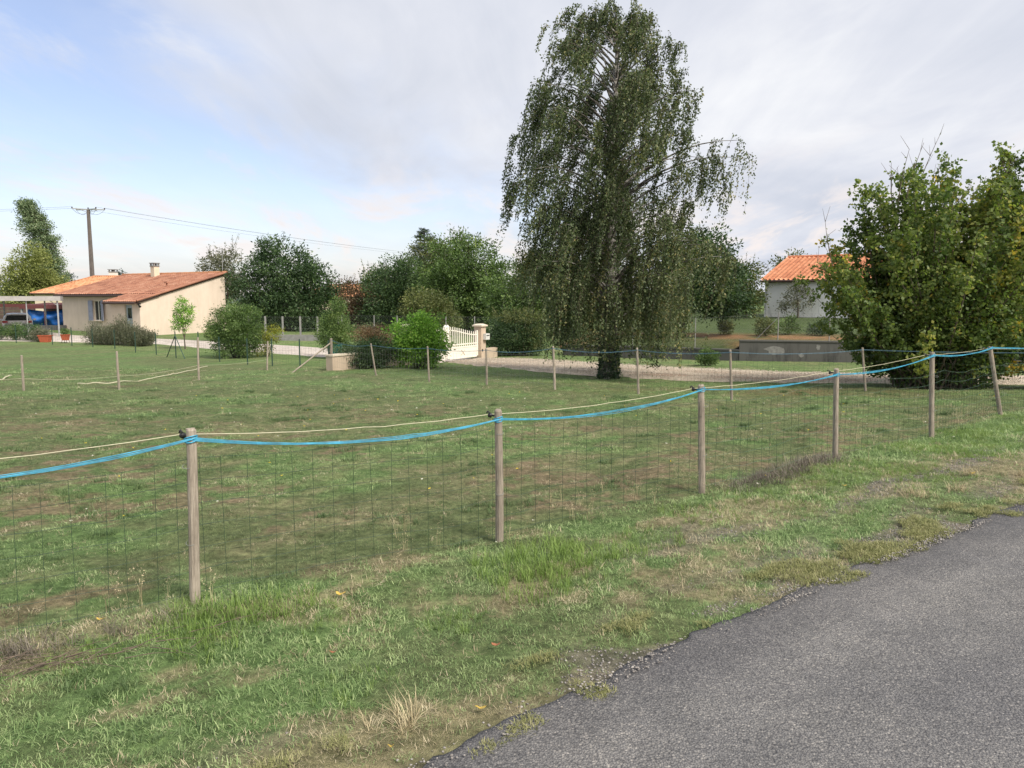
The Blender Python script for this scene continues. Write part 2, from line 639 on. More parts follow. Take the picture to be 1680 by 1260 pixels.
M_GROUND = mat_ground()
M_ASPH = mat_asphalt()
M_DRIVE = mat_drive()
M_POST = mat_wood('weathered_post_wood', (.13, .105, .085), (.47, .41, .34))
M_WIRE = plain('green_coated_wire', (.016, .042, .024), .5)
M_WIREH = plain('green_wire_lit_tone', (.065, .13, .085), .4)  # same green wire, its colour lightened as if catching the light
M_WIRE2 = plain('galvanised_wire', (.20, .21, .20), .5)
M_TWINE = plain('blue_polypropylene_twine', (.03, .27, .42), .55, .4, 12)
M_TWINE2 = plain('faded_blue_twine', (.09, .19, .27), .6, .35, 12)
M_CORD = plain('off_white_electric_cord', (.50, .47, .33), .6, .2, 25)
M_BLACK = plain('black_plastic', (.015, .015, .016), .45)
M_GPOST = plain('green_painted_steel', (.025, .06, .045), .5)
M_GSTEEL = plain('galvanised_steel', (.32, .33, .34), .5)
M_CREAM = mat_render_wall('cream_render', (.66, .555, .47))
M_CREAM2 = mat_render_wall('pale_cream_render', (.66, .58, .45))
M_WHITEW = mat_render_wall('stained_white_render', (.86, .86, .86), .75, (.32, .325, .335), 0.2, 2.6)
M_TILE = mat_tile('aged_red_roof_tile', (.24, .105, .07), (.42, .19, .12), (.52, .29, .20))
M_TILE2 = mat_tile('orange_roof_tile', (.36, .16, .08), (.55, .27, .14), (.66, .38, .22))
M_TILE3 = mat_tile('bright_terracotta_roof_tile', (.44, .16, .085), (.60, .25, .13), (.70, .34, .20))
M_DARKRED = plain('dark_red_painted_wood', (.11, .03, .03), .7)
M_BROWN = plain('brown_fascia', (.06, .032, .024), .6)
M_SHUTTER = plain('lavender_blue_shutter_paint', (.27, .29, .38), .6)
M_DOOR = plain('grey_blue_door_paint', (.30, .36, .40), .5)
M_WHITEP = plain('white_painted_gate', (.78, .74, .66), .45, .06, 3)
M_STONE = mat_render_wall('beige_stone_render', (.52, .42, .33))
M_STONE2 = plain('pale_cap_stone', (.60, .52, .42), .8, .12, 8, bumpd=.004)
M_CONC = mat_render_wall('dark_weathered_concrete', (.105, .103, .10), .85, (.035, .035, .036), -.9, .5)
M_CONCP = plain('grey_concrete_post', (.24, .235, .23), .9, .2, 5)
M_GLASS = mat_glass('dark_window_glass')
M_CARW = plain('white_car_paint', (.72, .72, .74), .25, .02)
M_RED = plain('red_lamp_plastic', (.30, .02, .025), .3)
M_TYRE = plain('black_tyre_rubber', (.02, .02, .02), .85)
M_TARP = plain('blue_tarpaulin', (.01, .10, .36), .45, .35, 2.2, bumpd=.05, bscale=3)
M_TERRA = plain('terracotta_clay', (.42, .095, .045), .8, .2, 8)
M_TEAL = plain('teal_plastic', (.0, .11, .12), .5)
M_TIN = plain('grey_white_sheet_metal', (.36, .34, .33), .55, .15, 3)
M_POLE = plain('weathered_concrete_pole', (.135, .115, .105), .9, .2, 2)
M_TRUNK = mat_bark('brown_bark', (.035, .028, .022), (.12, .095, .07))
M_BIRCH = mat_bark('birch_bark', (.035, .03, .027), (.15, .13, .115), (.34, .32, .30))
M_TWIG = mat_bark('twig_bark', (.06, .045, .035), (.17, .13, .10))
M_SOILP = plain('potting_soil', (.05, .035, .025), .95)
M_BRICKD = plain('brown_timber_boards', (.10, .065, .055), .85, .35, 4)
M_PLATE = plain('letter_box_paint', (.60, .60, .58), .4)


# ------------------------------------------------------------------ the land
def axis(fine0, fine1, step, lo, hi, grow=1.16):
    a = list(np.arange(fine0, fine1 + 1e-6, step))
    s = step; x = a[-1]
    while x < hi:
        s *= grow; x += s; a.append(x)
    s = step; x = a[0]; b = []
    while x > lo:
        s *= grow; x -= s; b.append(x)
    return np.array(b[::-1] + a)


def ground_masks(x, y):
    """soil, dry, green weights (0..1) of the turf at a place"""
    pad = sstep(-.15, .25, fence_sd(x, y))                 # 1 inside the paddock
    far = sstep(9, 16, y)
    streak_x = x * .82 + y * .57; streak_y = -x * .57 + y * .82
    n_soil = fbm(streak_x * .75, streak_y * 1.5, 1.25, 31, 5, .6)
    n_soil2 = fbm(x, y, 5.5, 37, 4, .65)
    n_dry = fbm(streak_x * .7, streak_y * 1.5, 1.5, 41, 5, .6)
    n_green = fbm(x, y, .55, 51, 4)
    n_green2 = fbm(x, y, 2.3, 57, 3)
    soil_p = .78 * sstep(.542, .605, n_soil * .62 + n_soil2 * .38) * (1 - .8 * far)
    soil_v = sstep(.70, .8, n_soil) * .4
    dry_p = sstep(.46, .68, n_dry) * .62
    dry_v = sstep(.475, .565, n_dry * .7 + fbm(x, y, 6.0, 47, 4, .6) * .3)
    green_p = sstep(.46, .62, n_green * .6 + n_green2 * .4)
    green_v = sstep(.38, .58, n_green * .45 + n_green2 * .55)
    soil = soil_p * pad + soil_v * (1 - pad)
    dry = dry_p * pad + dry_v * (1 - pad)
    green = green_p * pad + green_v * (1 - pad)
    # lush strip of verge further up the road
    lush = (1 - pad) * sstep(6.3, 8.5, y) * sstep(.9, 1.6, road_sd(x, y))
    dry = dry * (1 - .75 * lush); green = np.maximum(green, lush); soil = soil * (1 - lush)
    # worn shoulder along the asphalt
    rs = road_sd(x, y)
    sh = (1 - sstep(.15, .75, rs)) * sstep(.40, .56, fbm(streak_x * .8, streak_y * 1.7, 1.7, 61, 4))
    track = np.exp(-((rs - 1.05) / .22) ** 2) * sstep(.44, .6, fbm(streak_x * .5, streak_y * 2, 1.5, 67, 4)) * sstep(3.9, 5.6, y)
    dry = np.clip(dry + sh * .6 + track * .5, 0, 1)
    return soil, dry, green, pad, sh, track


def lawn_zone(x, y):
    """1 in the gardens beyond the back fence"""
    yb = np.interp(x, [-60, -28, -20, -12, -6, -2.3, 1, 4.4, 8, 12], [60, 43, 38, 30.5, 25, 21.5, 19.5, 17.8, 18.2, 19])
    return sstep(-.3, .8, y - yb)


C_OL = np.array([.130, .160, .077]); C_GR = np.array([.125, .208, .078]); C_DRY = np.array([.32, .265, .175])
C_SOIL = np.array([.215, .165, .115]); C_LAWN = np.array([.130, .190, .075]); C_SH = np.array([.18, .165, .15])


def ground_tint(x, y):
    soil, dry, green, pad, sh, track = ground_masks(x, y)
    lw = lawn_zone(x, y)[:, None]
    c = C_OL[None] * np.ones((len(x), 1))
    far = sstep(9, 15, y)[:, None]
    c = c * (1 - green[:, None] * .8) + C_GR * green[:, None] * .8
    dd = (dry * .55)[:, None] * (1 - .6 * far)
    c = c * (1 - dd) + C_DRY * dd
    s = soil[:, None]
    c = c * (1 - s) + C_SOIL * s
    k = np.clip(sh * .75 + track * .8, 0, 1)[:, None]
    c = c * (1 - k) + C_SH * k
    lawn = C_LAWN * (0.8 + .5 * fbm(x, y, .35, 71, 4)[:, None])
    lawn = lawn * (1 - .45 * dry[:, None]) + C_DRY * .45 * dry[:, None]
    c = c * (1 - lw) + lawn * lw
    # hoof-scuffed earth in the far part of the paddock and below the birch
    scuff = np.exp(-(((x + 10.0) / 2.2) ** 2 + ((y - 18.3) / .9) ** 2)) * sstep(.45, .6, fbm(x, y, 2.5, 83, 3))
    c = c * (1 - scuff[:, None] * .75) + C_SOIL * .6 * scuff[:, None] * .75
    bare = np.exp(-(((x - 5.5) / 3.0) ** 2 + ((y - 16.9) / 1.0) ** 2)) * .7 * sstep(.40, .55, fbm(x, y, 1.4, 85, 3))
    c = c * (1 - bare[:, None]) + np.array([.20, .135, .075]) * bare[:, None]
    return np.clip(c, 0, 1)


def build_ground():
    xs = axis(-5.0, 9.5, .05, -1800, 1800, 1.07)
    ys = axis(1.6, 12.0, .05, -60, 3000, 1.06)
    X, Y = np.meshgrid(xs, ys)
    x = X.ravel(); y = Y.ravel()
    z = terr(x, y)
    nx, ny = len(xs), len(ys)
    i = np.arange(nx * ny).reshape(ny, nx)
    F = np.stack([i[:-1, :-1], i[:-1, 1:], i[1:, 1:], i[1:, :-1]], -1).reshape(-1, 4)
    me = mesh_np('ground', np.stack([x, y, z], 1), F)
    c = ground_tint(x, y)
    add_attr(me, 'tint', 'FLOAT_COLOR', 'POINT', np.concatenate([c, np.ones((len(c), 1))], 1))
    o = link('ground', me, M_GROUND, smooth=True)
    tag(o, kind='structure')


build_ground()


def build_road():
    # stations along the ragged edge
    t = np.concatenate([np.arange(-40, -3, .5), np.arange(-3, 9, .03), np.arange(9, 60, .5)])
    ex = t; ey = np.interp(t, RX, RY)
    # rounded so the polyline has no corners
    k = np.ones(21) / 21
    ey2 = np.convolve(np.pad(ey, 10, 'edge'), k, 'valid'); ey = np.where((t > -2.6) & (t < 8.6), ey2, ey)
    rag = (fbm(t, t * 0, 2.2, 91, 5, .6) - .5) * .22 + (fbm(t, t * 0, 14, 93, 3) - .5) * .05
    nrm = np.array([.61, -.79])
    cols = [0, .03, .08, .2, .5, 1.0, 1.8, 2.6, 3.4, 4.2, 5.0]
    V = []; E = []
    for j, w in enumerate(cols):
        off = w + rag * max(0, 1 - w / .8)
        V.append(np.stack([ex + nrm[0] * off, ey + nrm[1] * off], 1))
        E.append(np.full(len(t), max(0., 1 - w / .55)))
    P = np.stack(V, 1).reshape(-1, 2); ed = np.stack(E, 1).ravel()
    z = terr0(P[:, 0], P[:, 1]) + 0.006
    crown = np.tile(np.array([0, 0, .002, .006, .014, .03, .045, .05, .045, .03, 0]), len(t))
    z = z + crown - .004
    nc = len(cols)
    # skirt vertices below the edge
    sk = P.reshape(len(t), nc, 2)[:, 0]
    zs = terr0(sk[:, 0], sk[:, 1]) - .06
    Vt = np.concatenate([np.column_stack([P, z]), np.column_stack([sk, zs])])
    ed = np.concatenate([ed, np.ones(len(t))])
    i = np.arange(len(t) * nc).reshape(len(t), nc)
    F = np.stack([i[:-1, :-1], i[:-1, 1:], i[1:, 1:], i[1:, :-1]], -1).reshape(-1, 4)
    s0 = len(t) * nc + np.arange(len(t))
    F2 = np.stack([s0[:-1], i[:-1, 0], i[1:, 0], s0[1:]], -1)
    me = mesh_np('road', Vt, np.concatenate([F, F2]))
    add_attr(me, 'edge', 'FLOAT', 'POINT', ed)
    o = link('road', me, M_ASPH, smooth=True)
    tag(o, kind='structure')


build_road()


def strip(name, near, far, mat, n=90, lift=.02, tint=None, rag=.25, cols=9, seed=0):
    """gravel sheet between two plan polylines"""
    def resample(pl):
        P = np.array(pl, float)
        d = np.concatenate([[0], np.cumsum(np.linalg.norm(np.diff(P, axis=0), axis=1))]); d /= d[-1]
        t = np.linspace(0, 1, n)
        return np.stack([np.interp(t, d, P[:, 0]), np.interp(t, d, P[:, 1])], 1)
    A = resample(near); B = resample(far)
    d = (B - A); ln = np.linalg.norm(d, axis=1)[:, None] + 1e-6; d = d / ln
    s = np.arange(n)
    A = A - d * ((fbm(s * .5, s * 0, .6, seed, 4)[:, None] - .5) * 2 * rag)
    B = B + d * ((fbm(s * .5, s * 0 + 9, .6, seed + 5, 4)[:, None] - .5) * 2 * rag)
    w = np.linspace(0, 1, cols)[None, :, None]
    P = (A[:, None] * (1 - w) + B[:, None] * w)
    p = P.reshape(-1, 2)
    z = terr0(p[:, 0], p[:, 1]) + lift
    e = np.minimum(np.linspace(0, 1, cols), 1 - np.linspace(0, 1, cols))
    z = z - np.tile(np.where(e == 0, .05, 0), n)
    # ground bumps die away past 40 m, so keep the sheet just proud of them nearer in
    z = np.maximum(z, np.where(np.tile(e > 0, n), terr(p[:, 0], p[:, 1]) + .012, -9))
    i = np.arange(n * cols).reshape(n, cols)
    F = np.stack([i[:-1, :-1], i[:-1, 1:], i[1:, 1:], i[1:, :-1]], -1).reshape(-1, 4)
    me = mesh_np(name, np.column_stack([p, z]), F)
    ww = np.tile(np.linspace(0, 1, cols), n)
    c = tint(p[:, 0], p[:, 1], ww)
    add_attr(me, 'tint', 'FLOAT_COLOR', 'POINT', np.column_stack([c, np.ones(len(c))]))
    o = link(name, me, mat, smooth=True)
    tag(o, kind='structure')
    return o


def tint_lane(x, y, w):
    base = np.array([.52, .455, .37])[None] * np.ones((len(x), 1))
    dirt = np.array([.27, .155, .095])
    k = (np.exp(-((w - .22) / .12) ** 2) * .75 + np.exp(-((w - .62) / .10) ** 2) * .45) * sstep(.35, .6, fbm(x, y, .9, 103, 4))
    return base * (1 - k[:, None]) + dirt * k[:, None]


def tint_drive(x, y, w):
    return np.array([.55, .50, .46])[None] * (.85 + .3 * fbm(x, y, .7, 107, 3)[:, None])


strip('gravel_lane', [(-2.6, 29.5), (-.6, 26.6), (.9, 24.3), (2.6, 22.6), (4.4, 21.2), (6.4, 20.0), (9, 19.5), (13, 19.2), (25, 19.6)],
      [(-1.3, 32.4), (.2, 32.5), (1.8, 31.2), (3.7, 28.8), (5.6, 26.9), (8.8, 24.2), (11.6, 22.9), (15, 22.5), (27, 22.7)],
      M_DRIVE, 140, .03, tint_lane, .3, 13, 5)
strip('gravel_drive', [(-36, 46.0), (-27, 44.6), (-20.1, 42.6), (-14.6, 38.0), (-12.0, 36.3), (-8.6, 33.6), (-5.0, 31.0), (-2.75, 29.6)],
      [(-36, 58.0), (-30, 52.0), (-20.6, 46.9), (-14.3, 43.0), (-9.9, 39.6), (-6.5, 37.0), (-3.6, 34.8), (-1.55, 32.5)],
      M_DRIVE, 110, .025, tint_drive, .25, 11, 9)


# terrace above the retaining wall
WX = [1.0, 3.2, 4.9, 9.3, 13.5, 17, 30, 60]
WY = [35.6, 34.4, 33.4, 30.9, 29.9, 29.1, 27.0, 23.0]


def terr_up(x, y):
    w = y - np.interp(x, WX, WY)
    hi = sstep(9.1, 9.5, x) * (1 - sstep(0, 3.0, w)) + sstep(0, 3.0, w)
    z0 = -.50 + .36 * hi
    z = z0 + .10 * sstep(3, 9, w) + .55 * sstep(8, 20, w)
    side = sstep(1.2, 5.5, x - .0) 
    base = terr0(x, y) - .25
    z = base * (1 - side) + z * side
    back = sstep(70, 110, y)
    return z * (1 - back) + (terr0(x, y) - .2) * back


def build_terrace():
    xs = np.concatenate([np.arange(.6, 26, .35), np.arange(26, 70, 2.0)])
    ws = np.concatenate([[0.12], np.arange(.4, 24, .4), np.arange(24, 95, 4.0)])
    X, W = np.meshgrid(xs, ws)
    x = X.ravel(); y = np.interp(x, WX, WY) + W.ravel()
    z = terr_up(x, y) + (fbm(x, y, 1.1, 121, 3) - .5) * .07
    i = np.arange(len(x)).reshape(len(ws), len(xs))
    F = np.stack([i[:-1, :-1], i[:-1, 1:], i[1:, 1:], i[1:, :-1]], -1).reshape(-1, 4)
    me = mesh_np('terrace', np.column_stack([x, y, z]), F)
    w = W.ravel()
    g = np.array([.075, .105, .045])[None] * (.75 + .5 * fbm(x, y, .5, 123, 4)[:, None])
    soil = np.exp(-((w - 5.2 - (fbm(x, y, .4, 125, 3) - .5) * 2) / 2.0) ** 2) * sstep(.30, .48, fbm(x, y, .7, 127, 4))
    soil = np.maximum(soil, np.exp(-(w / 2.2) ** 2) * sstep(9, 9.6, x) * .95)
    c = g * (1 - soil[:, None]) + np.array([.27, .155, .085]) * soil[:, None]
    add_attr(me, 'tint', 'FLOAT_COLOR', 'POINT', np.column_stack([c, np.ones(len(c))]))
    tag(link('terrace', me, M_GROUND, smooth=True), kind='structure')


build_terrace()
# ------------------------------------------------------------------ buildings
def tiled(name, O, along, up, L, D, mat, parent, period=.24, course=.40, amp=.04, limit=None, seed=0):
    """roof slope as barrel-tile courses: waves along the eave, stepped laps up the slope"""
    O, along, up = (np.array(q, float) for q in (O, along, up))
    along /= np.linalg.norm(along); up /= np.linalg.norm(up)
    nrm = np.cross(along, up); nrm /= np.linalg.norm(nrm)
    if nrm[2] < 0: nrm = -nrm
    k = 6
    nw = int(round(L / period)); per = L / nw
    nc = max(2, int(round(D / course))); crs = D / nc
    a = np.arange(nw * k + 1) / k * per
    wave = np.maximum(np.cos(2 * np.pi * np.arange(nw * k + 1) / k), -.35) * amp
    rows = []; hs = []
    for c in range(nc):
        rows += [c * crs, (c + 1) * crs]; hs += [.035, .0]
    rows = np.array(rows); hs = np.array(hs)
    A, R = np.meshgrid(a, rows)
    Hh = wave[None, :] + hs[:, None]
    if limit is not None:
        R = np.minimum(R, limit(A))
    jit = (_hash(np.round(A / per).astype(np.int64), (np.arange(len(rows)) // 2)[:, None] + 0 * A.astype(np.int64), seed + 3) - .5) * .014
    P = O + A[..., None] * along + R[..., None] * up + (Hh + jit)[..., None] * nrm
    i = np.arange(P.shape[0] * P.shape[1]).reshape(P.shape[:2])
    F = np.stack([i[:-1, :-1], i[:-1, 1:], i[1:, 1:], i[1:, :-1]], -1)
    wi = (np.arange(nw * k) // k)[None, :] + 0 * F[..., 0]
    ci = (np.arange(len(rows) - 1) // 2)[:, None] + 0 * F[..., 0]
    tone = _hash(wi, ci, seed)
    org = world_org(parent) if parent is not None else np.zeros(3)
    me = mesh_np(name, P.reshape(-1, 3) - org, F.reshape(-1, 4))
    add_attr(me, 'tone', 'FLOAT', 'FACE', tone.ravel())
    return link(name, me, mat, parent, org)


def wall_panel(mb, O, along, nrm, L, z0, z1, th, openings=()):
    """upright wall split round its openings; O is on the outer face, nrm points outwards"""
    O = np.array([O[0], O[1], 0.0]); al = np.array([along[0], along[1], 0.0]); nr = np.array([nrm[0], nrm[1], 0.0])
    ua = sorted({0, L, *[q for o in openings for q in o[:2]]}); uz = sorted({z0, z1, *[q for o in openings for q in o[2:4]]})
    for a0, a1 in zip(ua[:-1], ua[1:]):
        for b0, b1 in zip(uz[:-1], uz[1:]):
            am, bm = (a0 + a1) / 2, (b0 + b1) / 2
            if any(o[0] < am < o[1] and o[2] < bm < o[3] for o in openings):
                continue
            c = O + al * am - nr * th / 2; c[2] = bm
            mb.obox(c, al, nr, (0, 0, 1), (a1 - a0) / 2, th / 2, (b1 - b0) / 2)
    return mb


def window_part(parent, O, al, nr, a0, a1, z0, z1, depth=.12, bars=1, frame_mat=None, name='window', fw=.05):
    """frame set back in its opening with a pane behind it"""
    frame_mat = frame_mat or M_WHITEP
    O = np.array([O[0], O[1], 0.0]); al = np.array([al[0], al[1], 0.0]); nr = np.array([nr[0], nr[1], 0.0])
    def at(a, z, d): 
        p = O + al * a - nr * d; p[2] = z; return p
    fr = MB()
    for (b0, b1, c0, c1) in ((a0, a0 + fw, z0, z1), (a1 - fw, a1, z0, z1), (a0 + fw, a1 - fw, z0, z0 + fw), (a0 + fw, a1 - fw, z1 - fw, z1)):
        fr.obox(at((b0 + b1) / 2, (c0 + c1) / 2, depth), al, nr, (0, 0, 1), (b1 - b0) / 2, .03, (c1 - c0) / 2)
    for k in range(bars):
        m = a0 + (a1 - a0) * (k + 1) / (bars + 1)
        fr.obox(at(m, (z0 + z1) / 2, depth), al, nr, (0, 0, 1), .025, .025, (z1 - z0) / 2 - fw)
    w = fr.build(name, frame_mat, parent)
    MB().obox(at((a0 + a1) / 2, (z0 + z1) / 2, depth + .02), al, nr, (0, 0, 1), (a1 - a0) / 2 - fw * .8, .004, (z1 - z0) / 2 - fw * .8).build('pane', M_GLASS, w)
    return w


def chimney(parent, x, y, z0, z1, w, wall_mat, cap_mat, al=(1, 0), nr=(0, -1)):
    al3 = (al[0], al[1], 0); nr3 = (nr[0], nr[1], 0)
    c = MB().obox((x, y, (z0 + z1 - .28) / 2), al3, nr3, (0, 0, 1), w / 2, w / 2, (z1 - .28 - z0) / 2).build('chimney', wall_mat, parent)
    m = MB()
    m.obox((x, y, z1 - .255), al3, nr3, (0, 0, 1), w * .6, w * .6, .025)
    for i in (-1, 1):
        for j in (-1, 1):
            p = np.array([x, y, z1 - .14]) + np.array(al3) * i * w * .42 + np.array(nr3) * j * w * .42
            m.obox(p, al3, nr3, (0, 0, 1), .05, .05, .09)
        m.obox(np.array([x, y, z1 - .14]) + np.array(al3) * i * w * .1, al3, nr3, (0, 0, 1), .03, w * .3, .09)
    m.obox((x, y, z1 - .02), al3, nr3, (0, 0, 1), w * .62, w * .62, .03)
    m.build('chimney_cap', cap_mat, c)
    return c


# --- long low cream house with the lean-to
def build_main_house():
    A = np.array([-25.0, 51.0]); u = np.array([.5, .866]); v = np.array([-.866, .5])
    gz = -.86
    h = thing('house', 'low cream rendered house with long red tiled roof and lavender blue shutters', 'house', (-25.0, 51.0, gz))
    P = lambda s, t, z: np.array([*(A + u * s + v * t), z])
    zr = lambda s: 1.60 + .283 * s
    w = MB()
    # sloping gable end that faces the road
    poly = [(0, gz), (7, gz), (7, zr(7) - .06), (0, zr(0) - .06)]
    vs = [P(s, 0, z) for s, z in poly] + [P(s, .22, z) for s, z in poly]
    w.add(vs, [(0, 1, 2, 3), (7, 6, 5, 4), (0, 4, 5, 1), (1, 5, 6, 2), (2, 6, 7, 3), (3, 7, 4, 0)])
    poly = [(1.8, gz), (7, gz), (7, zr(7) - .06), (1.8, zr(1.8) - .06)]
    vs = [P(s, 12.08, z) for s, z in poly] + [P(s, 12.3, z) for s, z in poly]
    w.add(vs, [(0, 1, 2, 3), (7, 6, 5, 4), (0, 4, 5, 1), (1, 5, 6, 2), (2, 6, 7, 3), (3, 7, 4, 0)])
    # lean-to front, its return, the main front, the back
    wall_panel(w, P(0, .22, 0), v, -u, 3.08, gz, zr(0) - .08, .22, [(.62, 1.42, gz, 1.28)])
    wall_panel(w, P(.22, 3.3, 0), u, v, 1.58, gz, zr(0) - .08, .2)
    wall_panel(w, P(1.8, 3.1, 0), v, -u, 8.98, gz, zr(1.8) - .10, .22, [(4.15, 5.15, .08, 1.56)])
    wall_panel(w, P(7, .22, 0), v, u, 11.86, gz, zr(7) - .10, .2)
    wall = w.build('wall', M_CREAM, h)
    nrm = -u
    win = window_part(h, P(1.8, 3.1, 0)[:2], v, nrm, 4.15, 5.15, .08, 1.56, .13)
    MB().obox(P(1.74, 7.75, .055), (*v, 0), (*nrm, 0), (0, 0, 1), .58, .12, .022).build('sill', M_STONE2, win)
    # shutters folded back on either side, one standing a little open
    for tc, op in ((8.52, .05), (6.98, .30)):
        d = v * math.cos(op) - u * math.sin(op) * (1 if tc > 7.75 else 1)
        q = MB()
        side = 1 if tc > 7.75 else -1
        hinge = P(1.8 - .04, 7.75 + side * .52, 0)[:2]
        dirn = (v * side * math.cos(op) - u * math.sin(op))
        c = hinge + dirn * .26
        n2 = np.array([-dirn[1], dirn[0]])
        q.obox((*c, .82), (*dirn, 0), (*n2, 0), (0, 0, 1), .25, .018, .75)
        for zb in (.35, .82, 1.30):
            q.obox((*(c - u * .025), zb), (*dirn, 0), (*n2, 0), (0, 0, 1), .22, .016, .045)
        q.build('shutter', M_SHUTTER, h)
    d = MB()
    d.obox(P(.12, 1.24, .21), (*v, 0), (*u, 0), (0, 0, 1), .39, .025, 1.06)
    door = d.build('door', M_DOOR, h)
    MB().obox(P(.085, .98, .2), (*v, 0), (*u, 0), (0, 0, 1), .06, .012, .02).build('handle', M_BLACK, door)
    MB().obox(P(.085, 1.24, .72), (*v, 0), (*u, 0), (0, 0, 1), .2, .008, .35).build('pane', M_GLASS, door)
    # roof
    upd = np.array([*(u), .283])
    sl = np.linalg.norm(upd)
    roof = tiled('roof', P(1.42, -.16, zr(1.42) + .02), (*v, 0), upd, 12.72, (7.12 - 1.42) * sl, M_TILE, h, seed=1)
    tiled('lean_to_roof', P(-.32, -.155, zr(-.32) - .02), (*v, 0), upd, 3.72, 1.85 * sl, M_TILE, h, seed=2)
    dk = MB()
    for s0, s1, t0, t1, dz in ((1.46, 7.08, -.1, 12.5, -.055), (-.27, 1.45, -.1, 3.5, -.095)):
        vs = [P(s, t, zr(s) + dz + e) for e in (-.07, 0) for s in (s0, s1) for t in (t0, t1)]
        dk.add(vs, [(0, 1, 3, 2), (4, 6, 7, 5), (0, 4, 5, 1), (2, 3, 7, 6), (0, 2, 6, 4), (1, 5, 7, 3)])
    dk.build('roof_deck', M_BROWN, h)
    r = MB()
    pts = [P(7.08, t, zr(7.08) + .05) for t in np.linspace(-.16, 12.56, 36)]
    r.tube(pts, [.10 + .012 * (i % 2) for i in range(36)], 8)
    r.build('ridge', M_TILE2, roof)
    vg = MB().tube([P(s, -.15, zr(s) + .05) for s in np.linspace(-.3, 7.1, 24)], [.07 + .01 * (i % 2) for i in range(24)], 7)
    vg.build('verge', M_TILE, roof)
    for s, t0, t1, dz in ((1.33, 3.4, 12.5, -.06), (-.40, -.1, 3.5, -.08)):
        MB().tube([P(s, t, zr(s) + dz) for t in (t0, t1)], .075, 8).build('gutter', M_BROWN, h)
    MB().tube([P(1.33, 3.5, 1.86), P(1.66, 3.5, 1.7), P(1.68, 3.5, gz)], .045, 8).build('downpipe', M_BROWN, h)
    chimney(h, *(A + u * 6.45 + v * 7.4), 3.2, 4.5, .46, M_CREAM2, M_CONCP, v, u)
    lp = MB().obox(P(-.1, -.08, 1.36), (*v, 0), (*u, 0), (0, 0, 1), .12, .07, .05)
    lp.tube([P(-.1, -.02, 1.32), P(-.12, -.22, 1.16)], [.03, .09], 8)
    lp.build('outdoor_lamp', M_BLACK, h)
    lp = MB().obox(P(1.72, 4.1, 1.72), (*v, 0), (*u, 0), (0, 0, 1), .08, .07, .07)
    lp.tube([P(1.66, 4.1, 1.7), P(1.55, 4.1, 1.52)], [.03, .09], 8)
    lp.build('outdoor_lamp', M_BLACK, h)
    vt = MB().tube([P(3.2, 1.5, zr(3.2)), P(3.2, 1.5, zr(3.2) + .3)], .06, 8)
    vt.obox(P(3.2, 1.5, zr(3.2) + .33), (*v, 0), (*u, 0), (0, 0, 1), .16, .12, .03)
    vt.build('roof_vent', M_TILE, h)
    an = MB().tube([P(7.15, .35, 2.6), P(7.15, .35, 5.35)], .02, 6)
    an.tube([P(7.15, -.1, 5.25), P(7.15, 1.3, 5.25)], .012, 5)
    for k in range(6):
        an.tube([P(6.95, -.05 + k * .25, 5.25), P(7.35, -.05 + k * .25, 5.25)], .007, 4)
    an.build('aerial', M_GSTEEL, h)
    MB().tube([P(7.2, -.02, 3.35), P(7.2, -.02, 1.6)], .03, 6).build('cable_duct', M_BROWN, h)


build_main_house()


